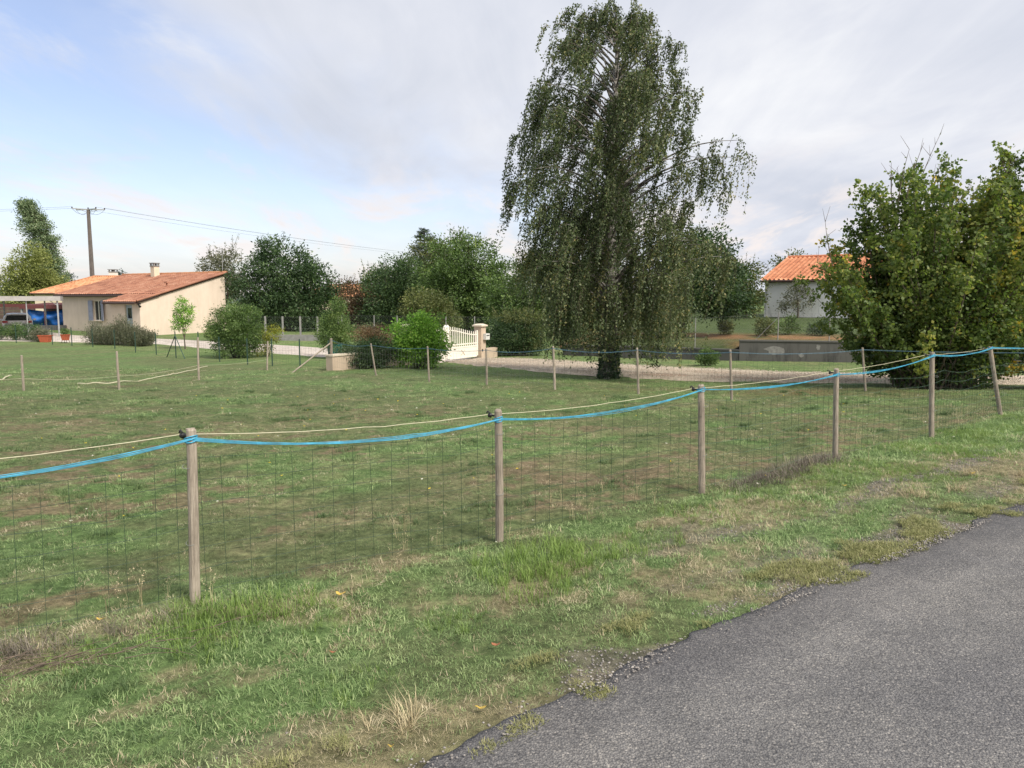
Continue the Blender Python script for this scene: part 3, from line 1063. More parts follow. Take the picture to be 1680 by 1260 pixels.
def hip_house(name, label, x0, x1, y0, y1, gz, ze, zr, wmat, tmat, windows=(), hip=None, seed=0, period=.24, course=.40):
    h = thing(name, label, 'house', (x0, y0, gz))
    w = MB()
    wall_panel(w, (x0, y0), (1, 0), (0, -1), x1 - x0, gz, ze, .25, windows)
    wall_panel(w, (x0, y0 + .25), (0, 1), (-1, 0), y1 - y0 - .5, gz, ze, .25)
    wall_panel(w, (x1, y0 + .25), (0, 1), (1, 0), y1 - y0 - .5, gz, ze, .25)
    wall_panel(w, (x0, y1), (1, 0), (0, 1), x1 - x0, gz, ze, .25)
    w.build('wall', wmat, h)
    for o in windows:
        window_part(h, (x0, y0), (1, 0), (0, -1), *o)
    ov = .3
    X0, X1, Y0, Y1 = x0 - ov, x1 + ov, y0 - ov, y1 + ov
    half = (Y1 - Y0) / 2
    hip = hip or half
    ez = ze + .03
    sl = math.hypot(half, zr - ez); slh = math.hypot(hip, zr - ez)
    L = X1 - X0
    lim = lambda a: np.clip(np.minimum(a, L - a) / hip, 0, 1) * sl
    roof = tiled('roof', (X0, Y0, ez), (1, 0, 0), (0, half, zr - ez), L, sl, tmat, h, period, course, .045, lim, seed)
    tiled('roof', (X1, Y1, ez), (-1, 0, 0), (0, -half, zr - ez), L, sl, tmat, h, period, course, .045, lim, seed + 1)
    L2 = Y1 - Y0
    lim2 = lambda a: np.clip(np.minimum(a, L2 - a) / half, 0, 1) * slh
    tiled('roof', (X0, Y1, ez), (0, -1, 0), (hip, 0, zr - ez), L2, slh, tmat, h, period, course, .045, lim2, seed + 2)
    tiled('roof', (X1, Y0, ez), (0, 1, 0), (-hip, 0, zr - ez), L2, slh, tmat, h, period, course, .045, lim2, seed + 3)
    ym = (Y0 + Y1) / 2
    rd = MB()
    for p, q in (((X0 + hip, ym, zr + .03), (X1 - hip, ym, zr + .03)), ((X0, Y0, ez + .03), (X0 + hip, ym, zr + .03)), ((X1, Y0, ez + .03), (X1 - hip, ym, zr + .03)),
                 ((X0, Y1, ez + .03), (X0 + hip, ym, zr + .03)), ((X1, Y1, ez + .03), (X1 - hip, ym, zr + .03))):
        n = 24
        rd.tube([np.array(p) + (np.array(q) - np.array(p)) * i / (n - 1) for i in range(n)], [.09 + .014 * (i % 2) for i in range(n)], 7)
    rd.build('ridge', tmat, roof)
    so = MB()
    so.box(X0 + .05, X1 - .05, Y0 + .05, Y1 - .05, ez - .10, ez - .03)
    so.build('soffit', M_BROWN, h)
    MB().tube([(X0, Y0 - .04, ez - .01), (X1, Y0 - .04, ez - .01)], .065, 8).build('gutter', M_BROWN, h)
    return h


def build_white_house():
    A = np.array([16.6, 50.0]); v = np.array([.8, -.6]); u = np.array([.6, .8])
    gz = -.35; ez = 2.92; L = 14.0; half = 5.2; sl = .31
    h = thing('house', 'white house with grey stained wall and bright terracotta roof above the terrace', 'house', (16.6, 50.0, .3))
    P = lambda s, t, z: np.array([*(A + u * s + v * t), z])
    zr = lambda s: ez + sl * min(s, 2 * half - s)
    w = MB()
    wall_panel(w, A, v, -u, L, gz, ez - .04, .25, [(12.0, 13.2, 1.0, 2.2)])
    wall_panel(w, A + u * 2 * half, v, u, L, gz, ez - .04, .25)
    for t0, t1 in ((0, .25), (L - .25, L)):
        poly = [(.252, gz), (2 * half - .252, gz), (2 * half - .252, ez - .05), (half, zr(half) - .10), (.252, ez - .05)]
        vs = [P(s, t0, z) for s, z in poly] + [P(s, t1, z) for s, z in poly]
        w.add(vs, [(0, 1, 2, 3, 4), (9, 8, 7, 6, 5)] + [(i, i + 5, (i + 1) % 5 + 5, (i + 1) % 5) for i in range(5)])
    w.build('wall', M_WHITEW, h)
    window_part(h, A, v, -u, 12.0, 13.2, 1.0, 2.2)
    up = np.array([*u, sl]); n = np.linalg.norm(up)
    roof = tiled('roof', P(-.32, -.2, ez - .32 * sl + .06), (*v, 0), up, L + .4, (half + .32) * n, M_TILE3, h, .30, .42, .05, None, 11)
    up2 = np.array([*(-u), sl])
    tiled('roof', P(2 * half + .32, L + .2, ez - .32 * sl + .06), (*(-v), 0), up2, L + .4, (half + .32) * n, M_TILE3, h, .30, .42, .05, None, 12)
    MB().tube([P(half, t, zr(half) + .10) for t in np.linspace(-.2, L + .2, 40)], [.09 + .012 * (i % 2) for i in range(40)], 8).build('ridge', M_TILE3, roof)
    dk = MB()
    for sg in (0, 1):
        f = (lambda s: s) if sg == 0 else (lambda s: 2 * half - s)
        vs = [P(f(s), t, zr(s) + e) for e in (-.09, -.02) for s in (-.28, half) for t in (-.15, L + .15)]
        dk.add(vs, [(0, 1, 3, 2), (4, 6, 7, 5), (0, 4, 5, 1), (2, 3, 7, 6), (0, 2, 6, 4), (1, 5, 7, 3)])
        if sg == 0: d1 = dk.build('roof_deck', M_BROWN, h); dk = MB()
    dk.build('roof_deck', M_BROWN, h)
    MB().tube([P(-.40, t, ez - .10) for t in (-.2, L + .2)], .07, 8).build('gutter', M_BROWN, h)
    MB().tube([P(-.40, .12, 2.8), P(-.06, .12, 2.6), P(-.06, .12, -.2)], .05, 8).build('downpipe', M_GSTEEL, h)
    wall_panel(MB(), A, v, -u, .1, 0, 1, .1)
    pl_ = MB(); wall_panel(pl_, A - u * .03, v, -u, L, gz, .52, .028)
    pl_.build('plinth', M_CONCP, h)


build_white_house()
bh = hip_house('house', 'pale house with orange tiled roof behind the utility pole', -50.2, -36.0, 80.0, 89.0, -.6, 2.2, 4.15, M_CREAM2, M_TILE2, [(3.2, 4.0, -.2, 1.2)], 4.3, 21)
chimney(bh, -44.7, 85.6, 3.2, 4.95, .7, M_WHITEP, M_CONCP)
hip_house('house', 'distant house showing only a sunlit orange roof between the trees', -36.0, -20.0, 128.0, 138.0, -.5, 2.0, 4.1, M_CREAM2, M_TILE2, [], 4.5, 31)


def build_carport():
    c = thing('carport', 'flat roofed carport on thin pale posts beside the cream house', 'carport', (-29.95, 50.0, -.82))
    MB().box(-42, -29.8, 49.9, 54.6, 1.66, 1.80).build('roof', M_TIN, c)
    MB().box(-42, -29.78, 49.82, 49.88, 1.56, 1.86).build('fascia', M_TIN, c)
    MB().box(-29.78, -29.72, 49.82, 54.6, 1.56, 1.86).build('fascia', M_TIN, c)
    for x, y, r in ((-29.92, 50.0, .05), (-33.25, 54.3, .055), (-31.65, 50.0, .035), (-38.5, 50.0, .05), (-30.85, 54.4, .05)):
        MB().tube([(x, y, -.84), (x, y, 1.66)], r, 8).build('post', M_GSTEEL, c)
    MB().tube([(-29.9, 50.0, 1.25), (-30.4, 50.0, 1.62)], .025, 6).build('brace', M_GSTEEL, c)
    c.rotation_euler = (0, 0, .50)


build_carport()


def build_shelter():
    s = thing('shelter', 'small open shed with dark red fascia behind the carport', 'shed', (-36, 59, -.72))
    r = MB()
    for k in range(26):
        x = -38.2 + k * .15
        r.obox((x + .075, 60.6, 1.26 + .02 * (k % 2)), (1, 0, 0), (0, 1, .05), (0, -.05, 1), .076, 1.7, .012)
    r.build('roof', M_DARKRED, s)
    MB().box(-38.2, -34.3, 58.86, 58.92, .93, 1.20).build('fascia', M_DARKRED, s)
    for x in (-38.1, -36.3, -34.45):
        MB().box(x - .06, x + .06, 58.96, 59.08, -.72, .95).build('post', M_GSTEEL if x < -37 else M_DARKRED, s)
    MB().box(-38.2, -34.3, 62.2, 62.3, -.74, 1.15).build('back_wall', M_BRICKD, s)
    MB().box(-37.9, -34.4, 58.4, 58.6, -.76, -.34).build('low_wall', M_CONC, s)
    # tarpaulin as one slack sheet
    nx, nz = 26, 18
    V = []
    for j in range(nz):
        for i in range(nx):
            a = i / (nx - 1); b = j / (nz - 1)
            x = -37.8 + 3.0 * a
            y = 59.5 - .35 * math.sin(b * 3.0) + .10 * math.sin(a * 17 + b * 4) + .08 * math.sin(a * 7 - b * 9)
            z = -.40 + 1.28 * b - .16 * math.sin(a * math.pi) * b
            V.append((x, y, z))
    F = [(j * nx + i, j * nx + i + 1, (j + 1) * nx + i + 1, (j + 1) * nx + i) for j in range(nz - 1) for i in range(nx - 1)]
    V2 = [(p[0], p[1] + .012, p[2]) for p in V]
    n = len(V)
    rim = [j * nx for j in range(nz)], [j * nx + nx - 1 for j in range(nz)]
    F2 = [tuple(q + n for q in f[::-1]) for f in F]
    for a, b in zip(rim[0][:-1], rim[0][1:]): F2.append((a, b, b + n, a + n))
    for a, b in zip(rim[1][:-1], rim[1][1:]): F2.append((b, a, a + n, b + n))
    t = MB().add(V + V2, F + F2).build('tarpaulin', M_TARP, None, (-36.3, 59.4, -.4), smooth=True)
    tag(t, 'bright blue tarpaulin hung inside the dark red shed', 'tarpaulin')


build_shelter()


def build_board_wall():
    w = thing('board_wall', 'brown board wall of an outbuilding behind the white car', 'wall', (-44, 62, -.7))
    z = -.7
    for k in range(7):
        MB().box(-50, -39.0, 62.0 - .012 * (k % 2), 62.06, z, z + .27).build('board', M_BRICKD if k < 6 else M_DARKRED, w)
        z += .285
    for x in (-46.5, -43.0, -39.4):
        MB().box(x - .06, x + .06, 62.07, 62.19, -.72, 1.35).build('post', M_BROWN, w)


build_board_wall()


def build_car():
    # tail towards the road; x across, y length
    cx, y0, g = -33.55, 51.4, -.80
    c = thing('car', 'white hatchback parked tail out under the carport', 'car', (cx, y0, g))
    st = [  # y, z_low, z_belt, z_roof, half width at sill, belt, roof
        (0.00, .42, .72, .74, .70, .74, .66), (.06, .30, .95, 1.00, .80, .82, .68), (.22, .26, 1.00, 1.28, .84, .85, .62), (.55, .24, 1.00, 1.47, .86, .87, .60),
        (1.2, .22, .98, 1.52, .87, .88, .60), (2.0, .22, .96, 1.52, .87, .88, .60), (2.6, .22, .95, 1.44, .87, .88, .58), (3.2, .24, .94, 1.05, .86, .86, .66),
        (3.8, .28, .86, .90, .82, .82, .66), (4.15, .34, .66, .70, .70, .70, .60)]
    V = []; F = []
    for (y, zl, zb, zr, a, b, r) in st:
        ring = [(-a, zl), (-a * 1.02, (zl + zb) / 2), (-b, zb), (-(b + r) / 2 - .02, zb + (zr - zb) * .6), (-r, zr - .03), (-r * .4, zr), (r * .4, zr), (r, zr - .03), ((b + r) / 2 + .02, zb + (zr - zb) * .6), (b, zb), (a * 1.02, (zl + zb) / 2), (a, zl)]
        V += [(cx + p, y0 + y, g + q) for p, q in ring]
    n = 12
    for i in range(len(st) - 1):
        for k in range(n):
            F.append((i * n + k, i * n + (k + 1) % n, (i + 1) * n + (k + 1) % n, (i + 1) * n + k))
    F.append(tuple(range(n))); F.append(tuple(range((len(st) - 1) * n, len(st) * n))[::-1])
    body = MB().add(V, F).build('body', M_CARW, c, smooth=True)
    # tailgate glass follows the slope of the rear
    def quad(name, pts, mat, par=c, off=(0, -.012, .004), th=.006):
        p = [np.array(q) + np.array(off) for q in pts]
        nn = np.cross(p[1] - p[0], p[3] - p[0]); nn /= np.linalg.norm(nn)
        vs = p + [q - nn * th for q in p]
        k = len(p)
        fs = [tuple(range(k)), tuple(range(k, 2 * k))[::-1]] + [(i, (i + 1) % k, (i + 1) % k + k, i + k) for i in range(k)]
        return MB().add(vs, fs).build(name, mat, par)
    quad('rear_window', [(cx - .68, y0 + .10, g + 1.06), (cx - .60, y0 + .04, g + 1.02), (cx + .60, y0 + .04, g + 1.02), (cx + .68, y0 + .10, g + 1.06), (cx + .56, y0 + .33, g + 1.36), (cx - .56, y0 + .33, g + 1.36)], M_GLASS, off=(0, -.04, .02))
    for s in (-1, 1):
        quad('side_window', [(cx + s * .86, y0 + .75, g + 1.02), (cx + s * .87, y0 + 2.55, g + 1.0), (cx + s * .66, y0 + 2.25, g + 1.42), (cx + s * .66, y0 + .85, g + 1.42)], M_GLASS, off=(s * .02, 0, 0))
        quad('tail_light', [(cx + s * .52, y0 - .01, g + .90), (cx + s * .83, y0 + .05, g + .86), (cx + s * .84, y0 + .14, g + 1.0), (cx + s * .56, y0 + .02, g + 1.0)], M_RED, off=(0, -.045, 0), th=.03)
        MB().box(cx + s * 1.0 - .09, cx + s * 1.0 + .09, y0 + 2.42, y0 + 2.5, g + .98, g + 1.1).build('mirror', M_CARW, c)
        for yy in (.75, 3.3):
            w = MB()
            w.tube([(cx + s * .70, y0 + yy, g + .31), (cx + s * .88, y0 + yy, g + .31)], .31, 18)
            ty = w.build('wheel', M_TYRE, c, smooth=False)
            MB().tube([(cx + s * .87, y0 + yy, g + .31), (cx + s * .90, y0 + yy, g + .31)], .19, 14).build('rim', M_GSTEEL, ty)
    MB().obox((cx, y0 + .0, g + .46), (1, 0, 0), (0, 1, 0), (0, 0, 1), .74, .06, .11).build('bumper', M_CARW, c)
    c.rotation_euler = (0, 0, .56)
    MB().obox((cx, y0 - .02, g + .74), (1, 0, 0), (0, 1, 0), (0, 0, 1), .26, .008, .055).build('number_plate', M_PLATE, c)


build_car()


# ------------------------------------------------------------------ gate, pillars, walls
GD = np.array([-.511, -.860]); GN = np.array([.860, -.511])     # along the gate line, and out towards the lane


def pillar(loc, label, box=False):
    x, y = loc; z = terr0(0, y) - .05
    p = thing('gate_pillar', label, 'gate pillar', (x, y, z), 'square rendered gate pillars')
    MB().obox((x, y, z + .72), (*GD, 0), (*GN, 0), (0, 0, 1), .18, .18, .72).build('shaft', M_STONE, p)
    m = MB()
    m.obox((x, y, z + 1.465), (*GD, 0), (*GN, 0), (0, 0, 1), .245, .245, .028)
    vs = [np.array([x, y, z + 1.494]) + np.array([*GD, 0]) * a * .235 + np.array([*GN, 0]) * b * .235 for a, b in ((-1, -1), (1, -1), (1, 1), (-1, 1))]
    vs += [np.array([x, y, z + 1.55]) + np.array([*GD, 0]) * a * .10 + np.array([*GN, 0]) * b * .10 for a, b in ((-1, -1), (1, -1), (1, 1), (-1, 1))]
    m.add(vs, [(4, 5, 6, 7), (0, 1, 5, 4), (1, 2, 6, 5), (2, 3, 7, 6), (3, 0, 4, 7)])
    m.build('cap', M_STONE2, p)
    if box:
        q = np.array([x, y]) + GN * .22 - GD * .10
        lb = MB().obox((*q, z + 1.0), (*GD, 0), (*GN, 0), (0, 0, 1), .15, .12, .13).build('letter_box', M_PLATE, p)
        q2 = q + GN * .125
        MB().obox((*q2, z + 1.05), (*GD, 0), (*GN, 0), (0, 0, 1), .11, .006, .018).build('flap', M_BLACK, lb)
        q3 = np.array([x, y]) + GN * .185 + GD * .09
        MB().obox((*q3, z + .42), (*GD, 0), (*GN, 0), (0, 0, 1), .035, .012, .05).build('bell_push', M_BLACK, p)


P0 = np.array([-1.38, 32.62]); P1 = P0 + GD * 4.95
pillar(P0, 'beige gate pillar with white letter box at the open end of the gate', True)
pillar(P1, 'beige gate pillar hidden behind the bright green shrub')


def gate():
    z = -.80
    g = thing('driveway_gate', 'white swan-neck driveway gate with pickets over solid lower panels', 'gate', (*(P0 + GD * 2.475), z))
    def leaf(o, d, L):
        at = lambda a, b: o + d * a + GN * b
        top = lambda a: 1.09 + .25 * float(sstep(.05, .95, a / L))       # rises towards the meeting stile
        fr = MB()
        fr.obox((*at(.05, 0), z + .62), (*d, 0), (*GN, 0), (0, 0, 1), .05, .035, .54)
        fr.build('stile', M_WHITEP, g)
        fr = MB()
        fr.obox((*at(L - .075, 0), z + .72), (*d, 0), (*GN, 0), (0, 0, 1), .075, .04, .66)
        vs = [np.array([*at(L - .075 + i * .075, j * .04), z + 1.38]) for i, j in ((-1, -1), (1, -1), (1, 1), (-1, 1))] + [np.array([*at(L - .075, 0), z + 1.46])]
        fr.add(vs, [(0, 1, 4), (1, 2, 4), (2, 3, 4), (3, 0, 4)])
        fr.build('stile', M_WHITEP, g)
        lp = MB().obox((*at(L / 2 - .025, 0), z + .28), (*d, 0), (*GN, 0), (0, 0, 1), L / 2 - .127, .022, .20)
        for zz in (.06, .505):
            lp.obox((*at(L / 2 - .025, 0), z + zz), (*d, 0), (*GN, 0), (0, 0, 1), L / 2 - .126, .036, .028)
        pn = lp.build('lower_panel', M_WHITEP, g)
        em = MB()
        c = at(L / 2, .026)
        for k in range(4):
            a = math.pi / 4 + k * math.pi / 2
            em.obox(np.array([*c, z + .28]) + np.array([*d, 0]) * math.cos(a) * .09 + np.array([0, 0, math.sin(a) * .07]), np.array([*d, 0]) * math.cos(a) + np.array([0, 0, math.sin(a)]),
                    (*GN, 0), -np.array([*d, 0]) * math.sin(a) + np.array([0, 0, math.cos(a)]), .08, .012, .016)
        em.build('emblem', M_STONE2, pn)
        MB().obox((*at(L / 2 - .025, 0), z + .62), (*d, 0), (*GN, 0), (0, 0, 1), L / 2 - .126, .024, .024).build('rail', M_WHITEP, g)
        up = MB()
        aa = np.linspace(.10, L - .152, 14)
        up.tube([np.array([*at(a, .0), z + top(a) - .12]) for a in aa], .026, 6)
        up.build('rail', M_WHITEP, g)
        n = 13
        for k in range(n):
            a = .20 + (L - .44) * k / (n - 1)
            m = MB()
            m.obox((*at(a, .028), z + (.54 + top(a)) / 2), (*d, 0), (*GN, 0), (0, 0, 1), .020, .011, (top(a) - .54) / 2)
            vs = [np.array([*at(a + i * .020, .028 + j * .011), z + top(a)]) for i, j in ((-1, -1), (1, -1), (1, 1), (-1, 1))] + [np.array([*at(a, .028), z + top(a) + .035])]
            m.add(vs, [(0, 1, 4), (1, 2, 4), (2, 3, 4), (3, 0, 4)])
            m.build('picket', M_WHITEP, g)
    leaf(P0 + GD * .20, GD, 2.265)
    leaf(P1 - GD * .20, -GD, 2.265)


gate()


def low_wall(label, pts, th, h, mat, cap=None, nm='low_wall', z_of=None, ztops=None):
    pts = [np.array(p, float) for p in pts]
    z0 = min((z_of or terr0)(p[0], p[1]) for p in pts) - .15
    w = thing(nm, label, 'wall', (*pts[0], float(z0)))
    m = MB(); cp = MB()
    for i, (a, b) in enumerate(zip(pts[:-1], pts[1:])):
        d = (b - a) / np.linalg.norm(b - a); n = np.array([-d[1], d[0]])
        base = float(min((z_of or terr0)(*a), (z_of or terr0)(*b))) - .12
        top = ztops[i] if ztops else float(max((z_of or terr0)(*a), (z_of or terr0)(*b))) + h
        c = (a + b) / 2; L = np.linalg.norm(b - a) / 2
        m.obox((*c, (base + top) / 2), (*d, 0), (*n, 0), (0, 0, 1), L + .002 * (i % 2), th / 2 - .002 * (i % 2), (top - base) / 2)
        if cap is not None:
            cp.obox((*c, top + .03), (*d, 0), (*n, 0), (0, 0, 1), L + .02 + .003 * (i % 2), th / 2 + .03 - .003 * (i % 2), .028 + .002 * (i % 2))
    m.build('body', mat, w)
    if cap is not None:
        cp.build('coping', cap, w)
    return w


low_wall('low beige wing wall ending at the corner post of the back fence', [P1 + GD * .19, (-6.05, 24.95)], .30, .46, M_STONE, M_STONE2)
low_wall('short beige wing wall beside the letter box pillar', [P0 - GD * .19, (-.75, 33.75)], .22, .42, M_STONE)
low_wall('long dark stained retaining wall below the terrace', [(2.4, 34.8), (4.9, 33.4), (9.3, 30.9), (13.5, 29.9), (17, 29.1), (30, 27.0)], .24, .5, M_CONC, M_CONC, 'retaining_wall', None,
         [-.46, -.42, -.03, -.02, 0.0])

# dark patches of missing render on the retaining wall
PATCH = plain('bare_patch', (.20, .195, .19), .95, .25, 9)
for k, (x, zc, w, hh) in enumerate(((10.6, -.38, .35, .14), (12.2, -.22, .10, .10), (14.7, -.33, .42, .22), (15.9, -.5, .18, .1), (11.6, -.55, .12, .08), (7.0, -.66, .22, .12))):
    y = float(np.interp(x, [4.9, 9.3, 13.5, 17], [33.4, 30.9, 29.9, 29.1])) - .128
    ang = math.atan2(-1.0, 4.2) if x < 13.5 else math.atan2(-.8, 3.5)
    if x < 9.3: ang = math.atan2(-2.5, 4.4)
    d = np.array([math.cos(ang), math.sin(ang)]); n = np.array([-d[1], d[0]])
    q = []
    for i in range(11):
        t = 2 * math.pi * i / 11; r = 1 + .35 * random.uniform(-1, 1)
        q.append(np.array([x, y, zc]) + np.array([*d, 0]) * math.cos(t) * w * r + np.array([0, 0, math.sin(t) * hh * r]))
    q2 = [p - np.array([*n, 0]) * -.06 for p in q]
    wall = [o for o in bpy.data.objects if o.name.startswith('retaining_wall')][0]
    MB().add(q + q2, [tuple(range(11)), tuple(range(11, 22))[::-1]] + [(i, (i + 1) % 11, (i + 1) % 11 + 11, i + 11) for i in range(11)]).build('bare_patch', PATCH, wall)


# ------------------------------------------------------------------ fences
def sagline(a, b, sag, n=14, wob=0.0, seed=0):
    a = np.array(a, float); b = np.array(b, float)
    t = np.linspace(0, 1, n)
    P = a[None] * (1 - t[:, None]) + b[None] * t[:, None]
    P[:, 2] -= sag * 4 * t * (1 - t)
    if wob:
        r = np.random.default_rng(seed)
        e = np.minimum(t, 1 - t)[:, None] * 4
        P += r.normal(0, wob, P.shape) * np.clip(e, 0, 1)
    return P


def wood_post(parent, base, top, r, seed):
    rr = np.random.default_rng(seed)
    base = np.array(base, float); top = np.array(top, float)
    n = 12; m = 9
    V = []; F = []
    fl = 1 + rr.normal(0, .06, n)
    for i in range(m):
        t = i / (m - 1)
        c = base * (1 - t) + top * t
        c = c + np.array([math.sin(t * 3 + seed), math.cos(t * 2.3 + seed), 0]) * .004
        for k in range(n):
            a = 2 * math.pi * k / n
            R = r * (1.06 - .12 * t) * fl[k] * (1 + rr.normal(0, .015))
            V.append(c + np.array([math.cos(a) * R, math.sin(a) * R, 0]))
    for i in range(m - 1):
        for k in range(n):
            F.append((i * n + k, i * n + (k + 1) % n, (i + 1) * n + (k + 1) % n, (i + 1) * n + k))
    # slightly chamfered, uneven sawn top
    o = len(V)
    for k in range(n):
        a = 2 * math.pi * k / n
        V.append(top + np.array([math.cos(a) * r * .74, math.sin(a) * r * .74, .012 + rr.normal(0, .003)]))
    for k in range(n):
        F.append(((m - 1) * n + k, (m - 1) * n + (k + 1) % n, o + (k + 1) % n, o + k))
    F.append(tuple(range(o, o + n)))
    return MB().add(V, F).build('post', M_POST, parent)


def insulator(post_obj, p, d):
    """black screw-in ring insulator"""
    p = np.array(p, float); d = np.array(d, float)
    m = MB()
    m.tube([p, p + d * .035, p + d * .05], [.006, .007, .016], 7)
    m.tube([p + d * .052, p + d * .075], [.019, .016], 8)
    m.tube([p + d * .065 + np.array([0, 0, .016]), p + d * .085 + np.array([0, 0, .028]), p + d * .10 + np.array([0, 0, .014])], .006, 6)
    return m.build('insulator', M_BLACK, post_obj)


def mesh_span(parent, a, b, za, zb, rows, step, rv, rh, mat, seed, sagt=.03, hmat=None):
    """woven wire between two posts: uprights and line wires, each a little out of true"""
    rr = np.random.default_rng(seed)
    a = np.array(a, float); b = np.array(b, float)
    L = np.linalg.norm(b - a)
    m = MB()
    ph = rr.uniform(0, 6)
    def pt(t, h):
        xy = a * (1 - t) + b * t
        d = (b - a) / L; n = np.array([-d[1], d[0]])
        g = tz(*xy)
        z = g + h * (1 - .0) - sagt * 4 * t * (1 - t) * (h / rows[-1]) 
        bulge = .009 * math.sin(t * 5 + ph) * math.sin(h * 3 + ph) 
        return np.array([*(xy + n * bulge), z])
    for h in rows:
        k = 12
        P = [pt(t, h + rr.normal(0, .0022)) for t in np.linspace(0, 1, k)]
        m.tube(P, rh, 4, cap=False)
    m.build('line_wires', hmat or mat, parent)
    m = MB()
    nv = int(L / step)
    for i in range(nv):
        t = (i + .5 + rr.normal(0, .06)) / nv
        lean = rr.normal(0, .006)
        P = [pt(min(1, max(0, t + lean * h)), h) for h in np.linspace(rows[0] - .03, rows[-1], 6)]
        m.tube(P, rv, 4, cap=False)
    return m.build('wire_mesh', mat, parent)


NEAR = [(-5.3, 1.78), (-3.53, 2.98), (-1.81, 4.15), (-.09, 5.32), (1.71, 6.65), (3.58, 8.23), (5.48, 9.73), (8.04, 12.25), (12.2, 15.6)]
LEAN = [(0, 0), (0, 0), (.02, 0), (-.01, .0), (-.035, 0), (-.03, 0), (-.06, 0), (-.27, .02), (.0, 0)]
HGT = [.97, .97, 1.0, .955, .975, .995, 1.10, 1.10, 1.05]
RAD = [.030, .029, .0305, .0275, .030, .029, .031, .034, .032]


def near_fence():
    f = thing('paddock_fence', 'green wire mesh fence on weathered wooden posts along the road verge', 'fence', (-.09, 5.32, tz(-.09, 5.32)))
    tops = []
    posts = []
    for i, ((x, y), (lx, ly), h, r) in enumerate(zip(NEAR, LEAN, HGT, RAD)):
        z = tz(x, y)
        top = np.array([x + lx, y + ly, z + h])
        posts.append(wood_post(f, (x, y, z - .15), top, r, 3 + i))
        tops.append(top)
    rows = [.06, .19, .32, .45, .58, .71, .84]
    for i in range(len(NEAR) - 1):
        d = .03
        mesh_span(f, NEAR[i], NEAR[i + 1], 0, 0, rows, .125, .0012, .0012, M_WIRE, 50 + i, .05 if i in (1, 2, 4) else .03, M_WIREH if i > 3 else None)
    # tie wires round the posts
    for p, (x, y), r in zip(posts, NEAR, RAD):
        z = tz(x, y)
        for hh in (.36, .80):
            m = MB()
            m.tube([(x + math.cos(t) * (r + .002), y + math.sin(t) * (r + .002), z + hh + .01 * math.sin(t)) for t in np.linspace(0, 2 * math.pi, 14)], .0016, 4, cap=False)
            m.build('tie_wire', M_WIRE2, p)
    # insulators on the paddock side and the pale cord through them
    ip = []
    for i, (p, t, r) in enumerate(zip(posts, tops, RAD)):
        base = np.array([t[0], t[1], t[2] - (.035 if i != 7 else .03)])
        dn = np.array([-.75, .45, 0]); dn /= np.linalg.norm(dn)
        insulator(p, base + dn * (r - .004), dn * .72)
        ip.append(base + dn * (r + .045) + np.array([0, 0, .006]))
    m = MB()
    for i in range(len(ip) - 1):
        P = sagline(ip[i], ip[i + 1], .035 if i in (1, 2, 3) else .02, 16, .002, i)
        m.tube(P if i == 0 else P, .0026, 5, cap=False)
    m.build('electric_cord', M_CORD, f)
    # blue twine: several flat strands laid together, sagging between posts and knotted round each
    tp = [np.array([t[0] - .0, t[1], t[2] - off]) for t, off in zip(tops, (.05, .05, .045, .055, .03, .05, .03, .005, .03))]
    sags = [.03, .09, .085, .075, .05, .06, .05, .02, .02]
    m = MB()
    rr = np.random.default_rng(4)
    for i in range(len(tp) - 1):
        a, b = tp[i], tp[i + 1]
        d = (b - a) / np.linalg.norm(b - a); nrm = np.array([d[1], -d[0], 0])
        for s in range(5):
            off = nrm * (RAD[i] * .9) + np.array([0, 0, .0032 * (s - 2)])
            off2 = nrm * (RAD[i + 1] * .9) + np.array([0, 0, .0032 * (s - 2)])
            P = sagline(a + off, b + off2, sags[i] * (1 + rr.normal(0, .02)), 22, .0008, 100 + i * 7 + s)
            tw = np.linspace(0, 1, 22)
            P[:, 2] += np.sin(tw * 9 + i) * (s - 2) * .0016
            m.tube(P, .0022, 5, cap=False)
        for w in range(3):
            x, y, z = b; r = RAD[i + 1] + .004
            m.tube([(x + math.cos(t) * r, y + math.sin(t) * r, z + .007 * w - .008 + .012 * math.sin(t + w)) for t in np.linspace(0, 2 * math.pi, 12)], .0036, 5, cap=False)
    tag(m.build('blue_twine', M_TWINE, None, tuple(tp[3])), 'bright blue twine tied along the tops of the roadside fence posts', 'twine')


near_fence()

BACK = [(-6.0, 25.1), (-4.12, 22.9), (-2.26, 20.6), (-.63, 18.9), (.99, 17.3), (2.75, 16.3), (4.40, 15.0), (8.02, 17.0), (12.2, 15.6)]


